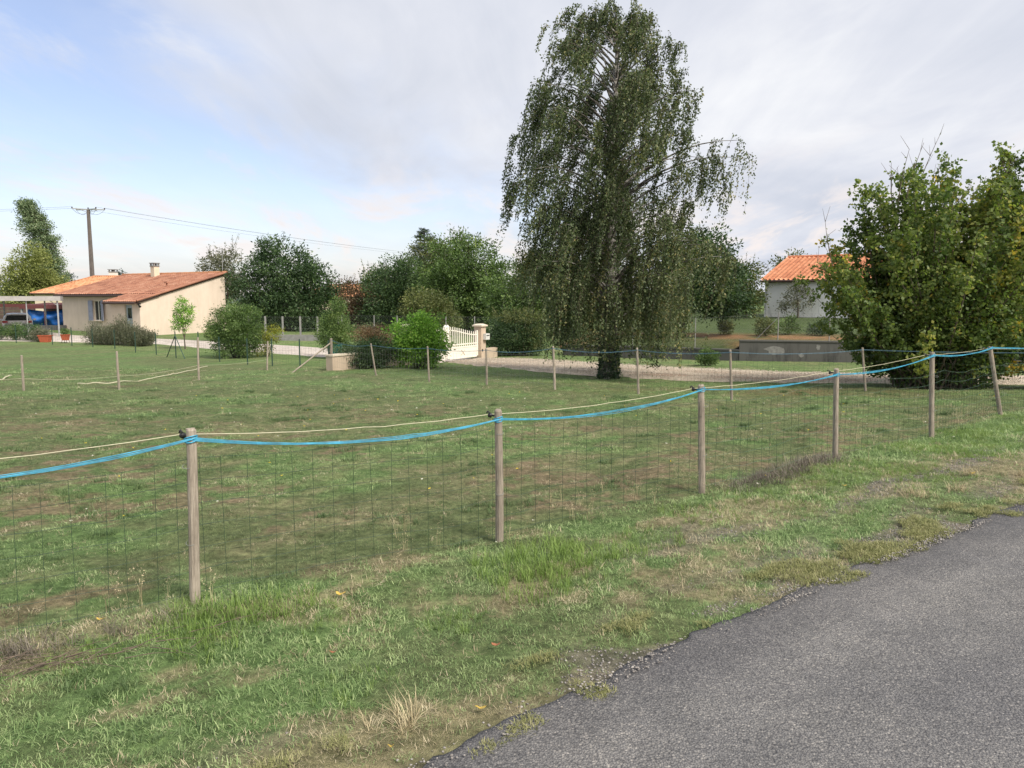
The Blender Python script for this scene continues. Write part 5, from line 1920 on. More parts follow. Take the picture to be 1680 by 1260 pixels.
# --- big multi-stemmed bush at the right
def big_bush():
    rr = np.random.default_rng(21)
    bx, by = 9.95, 18.3
    gz = tz(bx, by)
    t = thing('field_maple', 'large many-stemmed bush with yellowing leaves behind the fence corner', 'bush', (bx, by, gz))
    prof_x = np.array([-2.5, -1.9, -1.35, -.9, -.2, .35, .9, 1.3, 1.8, 2.4, 3.0, 3.7])
    prof_z = np.array([3.0, 3.8, 5.0, 5.1, 5.0, 5.0, 4.3, 4.6, 5.3, 5.6, 5.0, 3.6])
    P = []; A = []; S = []; T = []
    w = MB()
    ns = 218
    for k in range(ns):
        dx = rr.uniform(-2.55, 3.6)
        dy = rr.normal(0, .95)
        edge = min(1, ((dx - .5) / 3.1) ** 2 + (dy / 2.2) ** 2)
        zt = np.interp(dx, prof_x, prof_z) * rr.uniform(.74, 1.10) * (1 - .12 * (dy / 1.8) ** 2)
        low = rr.random() < .34
        if low: zt *= rr.uniform(.25, .75)
        st = np.array([bx + rr.normal(.25, .35), by + rr.normal(0, .25), gz - .1])
        e = np.array([bx + dx, by + dy, gz + zt])
        if low: e[0] = bx + .35 + (dx - .35) * (.55 + .45 * min(1, zt / 2.2))
        m = st * .45 + e * .55 + np.array([(dx) * .18, dy * .18, .10 * zt * (-1 if low else .2)])
        tt = np.linspace(0, 1, 12)[:, None]
        c = st * (1 - tt) ** 2 + m * 2 * tt * (1 - tt) + e * tt ** 2
        w.tube(c, np.linspace(1, .12, 12) * rr.uniform(.018, .034) * (.5 if low else 1), 6, cap=False)
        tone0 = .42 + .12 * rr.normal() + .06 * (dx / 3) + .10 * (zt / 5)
        yel = rr.random() < .14
        nn = int(10 + zt * 6)
        for j in range(nn):
            f = rr.uniform(.26 if not low else .35, 1.0)
            i = f * 11
            q = c[int(i)] * (1 - i % 1) + c[min(11, int(i) + 1)] * (i % 1)
            d = rr.normal(0, 1, 3) * np.array([1, 1, .5]) + np.array([0, 0, .55]); d /= np.linalg.norm(d)
            L = rr.uniform(.12, .60) * (1.12 - .55 * f)
            if rr.random() < .3: w.tube([q, q + d * L * .6, q + d * L], [.006, .004, .002], 3, cap=False)
            nl = int(7 + L * 42)
            s = rr.random(nl)[:, None]
            lp = q + d * L * s + rr.normal(0, .05, (nl, 3))
            P.append(lp); A.append(d * .35 + rr.normal(0, .7, (nl, 3)) + np.array([0, 0, -.25]))
            S.append(rr.uniform(.06, .115, nl))
            tn = tone0 + rr.normal(0, .13, nl)
            if yel and rr.random() < .35: tn = tn + .36
            T.append(np.clip(tn, 0, 1))
    # skirt of leaves low down
    n = 9000
    a = rr.uniform(0, 2 * math.pi, n); hh = rr.uniform(.08, 2.3, n)
    R = (1.05 + .62 * hh) * np.sqrt(rr.uniform(.25, 1, n)) * np.where(np.cos(a) > 0, 1.12, .86)
    lp = np.column_stack([bx + .35 + np.cos(a) * R, by + np.sin(a) * R * .8, gz + hh])
    lp += (np.sin(lp * 3.1 + 1)[:, [1, 2, 0]]) * .12
    P.append(lp); A.append(np.column_stack([np.cos(a), np.sin(a), -.4 + 0 * a]) + rr.normal(0, .6, (n, 3)))
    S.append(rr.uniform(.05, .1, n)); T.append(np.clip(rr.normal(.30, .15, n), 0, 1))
    # bare twigs above the leaves
    for (dx, dz, tx, tz_) in ((-.55, 4.4, -.05, 5.95), (-.9, 4.3, -.75, 5.6), (-.35, 4.2, .12, 5.5), (-.7, 4.5, -.42, 5.75), (-1.0, 4.2, -1.15, 5.3), (-2.35, 2.9, -2.62, 3.95), (1.5, 4.2, 1.62, 5.45), (-2.3, 2.6, -2.75, 3.0), (.3, 4.0, .75, 4.75)):
        c = curve((bx + dx, by - .2, gz + dz), (bx + tx, by - .3, gz + tz_), (-.05, 0, .05), 7)
        w.tube(c, np.linspace(.013, .004, 7), 5, cap=False)
        for j in range(5):
            q = c[rr.integers(2, 7)]
            w.tube([q, q + np.array([rr.normal(0, .13), rr.normal(0, .05), rr.uniform(.12, .4)])], [.006, .0025], 4, cap=False)
        P.append(c[rr.integers(1, 7, 5)] + rr.normal(0, .03, (5, 3))); A.append(rr.normal(0, 1, (5, 3))); S.append(np.full(5, .06)); T.append(np.full(5, .5))
    P = np.concatenate(P); keep = P[:, 2] > gz + .04
    leaf_object('crown', P[keep], np.concatenate(A)[keep], np.concatenate(S)[keep], np.concatenate(T)[keep], L_BUSH, t, rr, .8)
    w.build('stems', M_TWIG, t, smooth=True)


big_bush()
tree('shrub', 'dark clipped shrub cut by the right edge of the view', 'shrub', 12.75, 17.4, [(0, 0, .95, .95, .9, .7), (0, 0, .45, .55, .5, .45)], 260, .2, 26, .055, L_DARK, 31, .05, multi=4, inner=.3)

# --- garden shrubs
tree('shrub', 'bright lime green shrub in front of the white gate', 'shrub', -3.28, 26.3, [(0, 0, 1.12, .86, .8, .72), (-.1, 0, .6, .72, .7, .5), (.35, .1, .75, .62, .6, .62)], 330, .19, 30, .075, L_BRIGHT, 32, .05, multi=5, shoots=26, shoot_len=.28, inner=.3)
tree('hedge_shrub', 'dark evergreen mound beside the beige wing wall', 'shrub', -5.15, 26.0, [(-.1, 0, .42, .85, .6, .42), (.45, .1, .55, .6, .55, .5)], 300, .16, 28, .05, L_DARK, 33, .04, multi=5, inner=.3)
tree('hedge_shrub', 'bronze leaved shrub rising behind the dark mound', 'shrub', -4.85, 27.7, [(0, 0, .85, .65, .6, .62), (-.4, 0, 1.05, .45, .4, .3)], 200, .17, 24, .05, L_BROWN, 34, .04, multi=5, shoots=20, shoot_len=.3, inner=.3)
tree('hedge_shrub', 'broad dark hedge shrub with pale tips beside the letter box', 'shrub', -.05, 34.5, [(0, 0, 1.0, 1.25, .9, .82), (-.5, 0, .6, .85, .8, .6), (.7, 0, .7, .85, .8, .7)], 420, .2, 28, .065, L_DARK, 35, .05, multi=5, inner=.3)
tree('hedge_shrub', 'straggly pale tipped growth on top of the broad hedge', 'shrub', .5, 34.2, [(-.2, 0, 1.78, 1.05, .6, .26), (.55, 0, 1.2, .6, .5, .85)], 190, .16, 16, .055, L_OLIVE, 36, .03, multi=4, shoots=40, shoot_len=.3, inner=.2)
tree('shrub', 'conical light green shrub growing from the teal tub', 'shrub', -7.62, 32.9, [(0, 0, .95, .82, .75, .55), (-.05, 0, 1.5, .55, .5, .6), (.1, 0, 2.1, .28, .26, .42)], 300, .18, 26, .055, L_MID, 37, .05, multi=3, shoots=30, shoot_len=.45, gz=tz(-7.62, 32.9) + .05, tone_bias=.12)
tree('shrub', 'large round glossy shrub beyond the green garden fence', 'shrub', -12.05, 33.1, [(0, 0, 1.55, .95, .9, .82), (-.1, 0, .55, .85, .8, .55), (.25, 0, 1.0, .8, .8, .6)], 360, .2, 28, .065, L_MID, 38, .06, multi=5, shoots=24, shoot_len=.3, inner=.3)
tree('shrub', 'yellowing shrub leaning out beside the round glossy shrub', 'shrub', -11.05, 33.9, [(.25, 0, 1.0, .5, .45, .35), (-.1, 0, .55, .5, .4, .5)], 80, .15, 22, .055, L_YELLOW, 39, .03, multi=3, shoots=12, shoot_len=.3)
tree('sapling', 'slender young tree in front of the cream gable wall', 'tree', -16.7, 38.6, [(0, 0, 1.95, .42, .4, .6), (-.12, 0, 1.25, .42, .4, .35)], 95, .15, 20, .065, L_BRIGHT, 40, .035, shoots=16, shoot_len=.3, inner=.3, limbs=10)
tree('shrub', 'low spiky clump at the foot of the cream gable', 'shrub', -17.85, 45.2, [(0, 0, .5, .5, .45, .5)], 70, .16, 22, .07, L_MID, 41, .03, multi=4, shoots=40, shoot_len=.55, tone_bias=.1)


def grey_hedge():
    rr = np.random.default_rng(50)
    cx, cy = -21.7, 41.9
    gz = tz(cx, cy)
    t = thing('grey_shrub', 'wide grey-green lavender hedge in front of the cream house', 'hedge', (cx, cy, gz))
    d = np.array([.90, -.43])
    P = []; A = []; S = []; T = []; w = MB()
    for k in range(1500):
        s = rr.uniform(-2.55, 2.55); q = rr.normal(0, .5)
        e = max(0, 1 - (abs(s) / 2.75) ** 4)
        hgt = (1.05 + .28 * math.sin(s * 2.2 + 1) + .12 * math.sin(s * 5)) * e ** .6 * (1 - .2 * (q / 1.0) ** 2) + .18
        b = np.array([cx + d[0] * s * .86, cy + d[1] * s * .86 + q * .6, gz])
        tip = np.array([cx + d[0] * s, cy + d[1] * s + q, gz + hgt * rr.uniform(.55, 1.08)]) + rr.normal(0, .07, 3)
        n = 16
        f = rr.uniform(.12, 1, n)[:, None]
        P.append(b * (1 - f) + tip * f + rr.normal(0, .04, (n, 3))); A.append((tip - b) + rr.normal(0, .35, (n, 3)))
        S.append(rr.uniform(.06, .13, n)); T.append(np.clip(.42 + .12 * rr.normal() + rr.normal(0, .16, n), 0, 1))
        if k % 5 == 0: w.tube([b, tip], [.008, .003], 3, cap=False)
    leaf_object('crown', np.concatenate(P), np.concatenate(A), np.concatenate(S), np.concatenate(T), L_GREY, t, rr, .28)
    w.build('stems', M_TWIG, t)


grey_hedge()
for k, (x, y, r, h, lab, m) in enumerate(((-31.4, 46.3, .55, .95, 'rose bush at the left edge in front of the carport', L_ROSE), (-30.1, 46.0, .5, .95, 'darker rose bush behind the white car', L_MID),
                                          (-29.15, 45.7, .62, 1.0, 'rose bush with pale blooms beside the terracotta trough', L_ROSE), (-28.15, 45.0, .38, .7, 'small grey-leaved plant by the terracotta trough', L_GREY))):
    tree('rose_bush', lab, 'shrub', x, y, [(0, 0, h * .55, r, r * .9, h * .45)], 70, .17, 20, .065, m, 60 + k, .03, multi=4, shoots=14, shoot_len=.25)
tree('pot_plant', 'bushy plant growing out of the terracotta trough', 'plant', -27.4, 44.4, [(0, 0, .18, .32, .2, .18)], 30, .1, 14, .05, L_GREY, 66, .012, gz=tz(-27.4, 44.4) + .36, multi=3)
tree('pot_plant', 'leafy plant in the small pot on a stand', 'plant', -25.75, 43.6, [(0, 0, .2, .2, .18, .2)], 26, .1, 14, .05, L_MID, 67, .012, gz=tz(-25.75, 43.6) + .46, multi=3)
tree('shrub', 'small round bush on the grass below the retaining wall', 'shrub', 7.15, 27.5, [(0, 0, .30, .38, .34, .30)], 90, .09, 24, .045, L_MID, 68, .02, multi=5, shoots=26, shoot_len=.16)

# --- middle distance trees
tree('tree', 'dense dark green tree right behind the cream gable', 'tree', -17.2, 58.0, [(-.3, 0, 4.6, 2.4, 2.2, 2.3), (-2.2, 0, 3.4, 1.8, 1.8, 1.9), (1.9, 0, 3.3, 1.9, 1.8, 1.8), (.2, 0, 2.2, 3.4, 2.4, 1.5), (3.1, 0, 1.9, 1.1, 1.2, 1.4), (-1.2, 0, 5.8, .9, .9, 1.3), (-1.6, -.5, .9, 1.9, 1.5, 1.0), (1.8, -.5, .8, 2.2, 1.5, .9)], 760, .44, 28, .16, L_DARK, 70, .2, shoots=70, shoot_len=1.0)
tree('tree', 'pale thin-leaved tree behind the ridge of the cream house', 'tree', -28.3, 75.0, [(0, 0, 5.0, 2.0, 1.8, 2.0), (-.6, 0, 3.4, 2.0, 1.8, 1.8)], 230, .5, 18, .19, L_GREY, 71, .16, shoots=70, shoot_len=1.2, inner=.2)
tree('tree', 'brownish half bare tree between the dark trees', 'tree', -13.2, 62.0, [(0, 0, 2.3, 1.7, 1.5, 1.5), (.9, 0, 1.5, 1.4, 1.3, 1.2), (-.4, 0, 3.2, .8, .8, .7)], 230, .42, 17, .15, L_BROWN, 72, .12, shoots=40, shoot_len=.8, inner=.3, tone_bias=-.18)
tree('tree', 'dark rounded tree at the left of the tall clump behind the gate', 'tree', -10.0, 60.0, [(0, 0, 2.6, 2.1, 1.9, 2.3), (1.4, 0, 3.8, 2.0, 1.8, 1.9), (.3, 0, 1.3, 2.3, 2, 1.2)], 430, .42, 26, .15, L_DARK, 73, .18, shoots=60, shoot_len=.9, tone_bias=.08)
tree('tree', 'pale topped tree standing left of the tall clump', 'tree', -14.5, 84.0, [(0, 0, 4.2, 2.1, 1.9, 1.3), (1.2, 0, 3.0, 2.0, 1.8, 1.6)], 200, .5, 20, .2, L_OLIVE, 74, .18, shoots=40, shoot_len=1.0)
tree('tree', 'tall light green tree in the middle of the clump behind the gate', 'tree', -3.3, 56.0, [(0, 0, 5.0, 2.6, 2.2, 2.3), (-1.3, 0, 3.2, 2.4, 2.2, 2.2), (1.9, 0, 3.3, 2.3, 2.2, 2.2), (.3, 0, 1.8, 3.3, 2.6, 1.7)], 640, .44, 28, .16, L_MID, 75, .22, shoots=90, shoot_len=1.1)
tree('tree', 'grey-green tree filling the back of the clump behind the gate', 'tree', -6.6, 64.0, [(0, 0, 4.6, 2.6, 2, 2.4), (1.8, 0, 5.6, 1.8, 1.8, 2.0), (-1, 0, 2.6, 2.6, 2, 2.0)], 430, .46, 24, .17, L_OLIVE, 76, .2, shoots=60, shoot_len=1.0, tone_bias=-.08)
tree('tree', 'olive coloured bush below the tall clump', 'bush', -5.5, 48.2, [(0, 0, 1.9, 1.55, 1.3, 1.3), (.6, 0, 1.1, 1.5, 1.3, 1.0)], 260, .32, 24, .11, L_OLIVE, 77, .1, multi=3, shoots=30, shoot_len=.6)
tree('tree', 'mid green tree just left of the birch', 'tree', 1.2, 50.0, [(0, 0, 3.0, 2.0, 1.9, 2.2), (-1.6, 0, 2.2, 1.6, 1.6, 1.7), (2.0, 0, 3.2, 2.0, 1.9, 2.3), (0.6, 0, 1.2, 3.4, 2, 1.1)], 480, .4, 26, .14, L_MID, 78, .18, shoots=60, shoot_len=.8, tone_bias=-.05)
tree('tree', 'dark green tree directly behind the birch trunk', 'tree', 5.2, 52.0, [(0, 0, 2.6, 2.4, 1.9, 2.4), (-1.4, 0, 1.4, 2.2, 1.8, 1.3)], 340, .42, 26, .15, L_DARK, 79, .18, shoots=30, shoot_len=.8)
tree('tree', 'dark leafy tree leaning out from behind the birch above the terrace', 'tree', 8.05, 36.0, [(.6, 0, 3.5, 1.9, 1.6, 1.4), (1.9, 0, 2.5, 1.6, 1.5, 1.1), (.2, 0, 2.4, 1.5, 1.5, 1.2), (2.0, 0, 1.55, 1.2, 1.2, .6), (1.3, 0, 4.2, .8, .8, .7)], 430, .34, 28, .13, L_DARK, 80, .17, gz=up1(8.05, 36.0), shoots=40, shoot_len=.7, trunk_h=.6)
tree('tree', 'pale feathery tree against the corner of the white house', 'tree', 14.7, 48.0, [(0, 0, 2.2, 1.2, 1.1, 1.2), (-.5, 0, 1.1, 1.3, 1.1, .9), (.55, 0, .9, .7, .7, .8)], 230, .3, 20, .12, L_OLIVE, 81, .1, gz=up1(14.7, 48.0), shoots=60, shoot_len=.7, inner=.3)
tree('fruit_tree', 'thin young fruit tree before the stained white wall', 'tree', 17.9, 47.6, [(0, 0, 1.25, .95, .6, .75), (.1, 0, 1.75, .5, .4, .5), (-.9, 0, .7, .35, .4, .3)], 74, .22, 13, .10, L_GREY, 82, .06, gz=up1(17.9, 47.6), shoots=22, shoot_len=.5, tone_bias=-.2)
tree('tree', 'distant tree top showing over the terracotta roof', 'tree', 29.0, 78.0, [(0, 0, 4.6, 2.4, 1.8, 1.8)], 130, .5, 18, .2, L_OLIVE, 83, .2, gz=-.3, shoots=20, shoot_len=1)
for k, (x, y, r, h, lab, m) in enumerate(((12.2, 36.4, .40, .85, 'thin shrub on the terrace left of the wall step', L_OLIVE), (13.6, 37.2, .48, .85, 'leafy shrub on the terrace in the middle of the row', L_MID),
                                          (14.9, 36.6, .55, .65, 'low dark shrub on the terrace at the right of the row', L_DARK), (10.6, 37.5, .3, .7, 'small shrub on the terrace below the dark tree', L_OLIVE), (17.4, 36.8, .7, .8, 'loose shrub on the terrace beside the large bush', L_OLIVE))):
    tree('shrub', lab, 'shrub', x, y, [(0, 0, h * .5, r, r, h * .5)], 55, .16, 18, .07, m, 90 + k, .025, gz=up1(x, y), multi=4, shoots=14, shoot_len=.3)


def cedar():
    rr = np.random.default_rng(97)
    x, y = -8.4, 74.0; gz = tz(x, y)
    t = thing('cedar', 'blue-grey cedar with layered boughs rising above the clump', 'tree', (x, y, gz))
    w = MB().tube([(x, y, gz - .2), (x + .05, y, gz + 5), (x - .1, y, gz + 9.0)], [.26, .16, .03], 9)
    P = []; A = []; S = []; T = []
    for k in range(95):
        h = rr.uniform(3.0, 9.0); a = rr.uniform(0, 2 * math.pi)
        L = (9.6 - h) * .42 * rr.uniform(.55, 1.1) + .3
        d = np.array([math.cos(a), math.sin(a), .12])
        c = curve((x, y, gz + h), np.array([x, y, gz + h]) + d * L, (0, 0, .12 * L), 6)
        w.tube(c, np.linspace(.04, .012, 6), 5, cap=False)
        n = int(90 * L)
        f = rr.uniform(.15, 1, n)
        q = np.array([x, y, gz + h]) + d * L * f[:, None] + rr.normal(0, 1, (n, 3)) * np.array([.22, .22, .08]) * L * .5
        P.append(q); A.append(d + rr.normal(0, .5, (n, 3))); S.append(rr.uniform(.12, .24, n)); T.append(np.clip(rr.normal(.5, .2, n), 0, 1))
    leaf_object('crown', np.concatenate(P), np.concatenate(A), np.concatenate(S), np.concatenate(T), L_CEDAR, t, rr, .25)
    w.build('trunk', M_TRUNK, t, smooth=True)


cedar()


def poplar():
    rr = np.random.default_rng(98)
    x, y = -56.6, 95.0; gz = tz(x, y)
    t = thing('poplar', 'tall narrow poplar bending in the wind at the left', 'tree', (x, y, gz))
    H = 13.8
    ax = lambda h: np.array([x - 2.9 * (h / H) ** 1.9 , y, gz + h])
    w = MB().tube([ax(h) for h in np.linspace(0, H * .95, 14)], np.linspace(.3, .03, 14), 8)
    P = []; A = []; S = []; T = []
    for k in range(420):
        h = rr.uniform(2.2, H - .4)
        r = 1.9 * min(1, (H - h) / 5.0 + .12) * min(1, h / 4)
        a = rr.uniform(0, 2 * math.pi)
        e = ax(min(H, h + 1.0)) + np.array([math.cos(a), math.sin(a), 0]) * r * rr.uniform(.35, 1.0)
        w.tube(curve(ax(h - .6), e, (0, 0, 0), 5), np.linspace(.03, .01, 5), 4, cap=False)
        n = 46
        o = rr.normal(0, 1, (n, 3)) * np.array([.34, .3, .26]); o[:, 0] -= np.abs(rr.normal(0, .3, n)); 
        P.append(e + o); A.append(np.array([-.9, 0, .3]) + rr.normal(0, .6, (n, 3))); S.append(rr.uniform(.16, .3, n)); T.append(np.clip(.45 + .14 * rr.normal() + rr.normal(0, .16, n), 0, 1))
    leaf_object('crown', np.concatenate(P), np.concatenate(A), np.concatenate(S), np.concatenate(T), L_GREY2, t, rr, .5)
    w.build('trunk', M_TRUNK, t, smooth=True)


L_GREY2 = mat_leaf('poplar_leaf', [(0, (0.061, 0.102, 0.051)), (.45, (0.143, 0.203, 0.102)), (.8, (0.283, 0.345, 0.192)), (1, (0.446, 0.486, 0.304))])
L_WILLOW = mat_leaf('willow_leaf', [(0, (0.101, 0.126, 0.034)), (.5, (0.236, 0.270, 0.085)), (1, (0.389, 0.405, 0.151))])
poplar()
tree('willow', 'rounded yellow-green willow in front of the poplar', 'tree', -53.6, 85.0, [(0, 0, 5.8, 2.1, 2.0, 2.2), (-.8, 0, 4.0, 2.4, 2.2, 2.0), (1.0, 0, 3.6, 2.0, 2.0, 2.0), (0, 0, 2.4, 2.8, 2.4, 1.5)], 430, .5, 26, .2, L_WILLOW, 99, .3, shoots=50, shoot_len=.8)
tree('conifer', 'small dark conifer between the willow and the orange roof', 'tree', -64.0, 110.0, [(0, 0, 4.9, .8, .8, 1.2), (.2, 0, 3.6, 1.2, 1.2, 1.3), (0, 0, 2.0, 1.3, 1.3, 1.3)], 130, .4, 22, .22, L_CEDAR, 100, .2, tone_bias=-.15)
tree('conifer', 'tiny dark conifer top beside the white chimney', 'tree', -62.2, 121.0, [(0, 0, 5.2, .7, .7, 1.0), (0, 0, 3.6, 1.0, 1, 1.4)], 80, .4, 20, .22, L_CEDAR, 101, .2, tone_bias=-.15)

# --- far wooded skyline, one mass
def far_wood():
    rr = np.random.default_rng(120)
    P = []; A = []; S = []; T = []
    for k in range(1500):
        a = rr.uniform(-1.05, 1.05)
        D = rr.uniform(190, 320)
        x = math.tan(a) * D; y = D
        if -.55 < a < -.1 and rr.random() < .5: continue
        h = rr.uniform(2.0, 6.0) * (1.3 if a < -.5 else .9)
        n = 26
        c = np.array([x, y, -.3 + h * rr.uniform(.15, .85)])
        P.append(c + rr.normal(0, 1, (n, 3)) * np.array([2.6, 1.5, 1.1])); A.append(rr.normal(0, 1, (n, 3)) + np.array([0, -.5, .3])); S.append(rr.uniform(.9, 1.7, n))
        T.append(np.clip(.4 + .15 * rr.normal() + rr.normal(0, .12, n), 0, 1))
    P = np.concatenate(P); P[:, 2] = np.maximum(P[:, 2], -.6)
    V, F = leaf_arrays(P, np.concatenate(A), np.concatenate(S), rr, .8)
    me = mesh_np('far_wood', V, F)
    add_attr(me, 'tone', 'FLOAT', 'POINT', np.repeat(np.concatenate(T), 4))
    tag(link('far_wood', me, L_FAR), 'distant dark green wood along the horizon', 'wood', kind='stuff')


L_FAR = mat_leaf('far_leaf', [(0, (0.041, 0.068, 0.047)), (.5, (0.074, 0.115, 0.074)), (1, (0.135, 0.176, 0.108))], .1)
far_wood()


# ------------------------------------------------------------------ turf, weeds, stones
def blade_set(n, spread, lmin, lmax, wid, lean, rr, curl=.5):
    """n bent blades in a tuft; returns triangles and a root-to-tip tone"""
    a = rr.uniform(0, 2 * math.pi, n)
    r = spread * np.sqrt(rr.random(n))
    b = np.column_stack([np.cos(a) * r, np.sin(a) * r, -.006 + 0 * a])
    h = rr.uniform(0, 2 * math.pi, n)
    ln = rr.uniform(lmin, lmax, n)
    tl = np.abs(rr.normal(lean, lean * .5, n))
    d = np.column_stack([np.cos(h) * np.sin(tl), np.sin(h) * np.sin(tl), np.cos(tl)])
    d2 = d + np.column_stack([np.cos(h) * curl, np.sin(h) * curl, -curl * .7 * np.ones(n)]) * rr.uniform(.4, 1.3, n)[:, None]
    d2 /= np.linalg.norm(d2, axis=1)[:, None]
    s = np.column_stack([-np.sin(h), np.cos(h), 0 * h]) * (wid * rr.uniform(.6, 1.3, n))[:, None] * .5
    m = b + d * (ln * .55)[:, None]
    tip = m + d2 * (ln * .5)[:, None]
    tip[:, 2] = np.maximum(tip[:, 2], .004)
    V = np.stack([b - s, b + s, m - s * .8, m + s * .8, tip], 1)
    i = np.arange(n)[:, None] * 5
    F = np.concatenate([i + np.array([[0, 1, 3]]), i + np.array([[0, 3, 2]]), i + np.array([[2, 3, 4]])])
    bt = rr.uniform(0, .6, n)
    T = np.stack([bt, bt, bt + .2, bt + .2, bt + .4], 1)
    return V.reshape(-1, 3), F, T.ravel()


def scatter(name, label, cat, pts, rot, scl, variants, mat, tilt=None, seed=0):
    """one mass of small pieces: sample pieces and their places in one mesh, set out by a node modifier"""
    if len(pts) == 0: return
    nv = len(variants)
    V = [np.asarray(pts)]; pid = [np.zeros(len(pts), int)]; tn = [np.zeros(len(pts))]; F = []
    o = len(pts)
    for k, (v, f, t) in enumerate(variants):
        V.append(v); F.append(f + o); pid.append(np.full(len(v), k + 1)); tn.append(t); o += len(v)
    V = np.concatenate(V); F = np.concatenate(F)
    me = mesh_np(name, V, F)
    npnt = len(pts); rest = len(V) - npnt
    rr = np.random.default_rng(seed)
    rv = np.zeros((len(V), 3)); rv[:npnt, 2] = rot
    if tilt is not None: rv[:npnt, :2] = tilt
    sv = np.ones(len(V)); sv[:npnt] = scl
    vi = np.zeros(len(V), int); vi[:npnt] = rr.integers(0, nv, npnt)
    add_attr(me, 'pid', 'INT', 'POINT', np.concatenate(pid))
    add_attr(me, 'tone', 'FLOAT', 'POINT', np.concatenate(tn))
    add_attr(me, 'rot', 'FLOAT_VECTOR', 'POINT', rv)
    add_attr(me, 'scl', 'FLOAT', 'POINT', sv)
    add_attr(me, 'vi', 'INT', 'POINT', vi)
    ob = link(name, me, mat)
    tag(ob, label, cat, kind='stuff')
    ng = bpy.data.node_groups.new(name + '_spread', 'GeometryNodeTree')
    ng.interface.new_socket('Geometry', in_out='INPUT', socket_type='NodeSocketGeometry')
    ng.interface.new_socket('Geometry', in_out='OUTPUT', socket_type='NodeSocketGeometry')
    nd, lk = ng.nodes, ng.links
    gi = nd.new('NodeGroupInput'); go = nd.new('NodeGroupOutput')

    def named(a, typ):
        x = nd.new('GeometryNodeInputNamedAttribute'); x.data_type = typ; x.inputs[0].default_value = a
        return x.outputs[0]
    pidn = named('pid', 'INT')

    def sep(k):
        c = nd.new('FunctionNodeCompare'); c.data_type = 'INT'; c.operation = 'EQUAL'
        lk.new(pidn, c.inputs[2]); c.inputs[3].default_value = k
        s = nd.new('GeometryNodeSeparateGeometry'); s.domain = 'POINT'
        lk.new(gi.outputs[0], s.inputs[0]); lk.new(c.outputs[0], s.inputs[1])
        return s.outputs[0]
    jn = nd.new('GeometryNodeJoinGeometry')
    for k in range(nv):
        g2 = nd.new('GeometryNodeGeometryToInstance')
        lk.new(sep(k + 1), g2.inputs[0]); lk.new(g2.outputs[0], jn.inputs[0])
    ip = nd.new('GeometryNodeInstanceOnPoints')
    lk.new(sep(0), ip.inputs['Points']); lk.new(jn.outputs[0], ip.inputs['Instance'])
    ip.inputs['Pick Instance'].default_value = True
    lk.new(named('vi', 'INT'), ip.inputs['Instance Index'])
    er = nd.new('FunctionNodeEulerToRotation')
    lk.new(named('rot', 'FLOAT_VECTOR'), er.inputs[0]); lk.new(er.outputs[0], ip.inputs['Rotation'])
    lk.new(named('scl', 'FLOAT'), ip.inputs['Scale'])
    lk.new(ip.outputs[0], go.inputs[0])
    md = ob.modifiers.new('spread', 'NODES'); md.node_group = ng
    return ob


B_VERGE = mat_blade('verge_blade', (.092, .165, .056), (.225, .325, .128), (.46, .54, .27))
B_PAD = mat_blade('paddock_blade', (.064, .110, .043), (.155, .218, .088), (.33, .37, .185))
B_DRY = mat_blade('straw_blade', (.22, .18, .11), (.44, .37, .24), (.66, .58, .42), trans=.15)
B_LUSH = mat_blade('lush_blade', (.115, .185, .045), (.17, .265, .06), (.28, .38, .11), trans=.3)
B_WEED = mat_blade('feathery_weed', (.075, .125, .05), (.115, .175, .07), (.17, .235, .105))
B_MAT = mat_blade('yellowish_edge_turf', (.15, .165, .06), (.24, .25, .10), (.38, .36, .19))
B_STALK = mat_blade('dry_stalk', (0.224, 0.176, 0.112), (0.384, 0.320, 0.192), (0.576, 0.496, 0.320), trans=.1)
B_MAUVE = mat_blade('grey_dead_weed', (.085, .072, .058), (.15, .13, .105), (.25, .22, .175), trans=.1) #(0.120, 0.093, 0.080), (0.208, 0.168, 0.144), (0.320, 0.272, 0.224), trans=.1)


def jitter_field(x0, x1, y0, y1, step, rr):
    xs = np.arange(x0, x1, step); ys = np.arange(y0, y1, step)
    X, Y = np.meshgrid(xs, ys)
    x = X.ravel() + rr.uniform(-.6, .6, X.size) * step; y = Y.ravel() + rr.uniform(-.6, .6, X.size) * step
    k = (np.abs(x) < .72 * y + 2.2)
    return x[k], y[k]


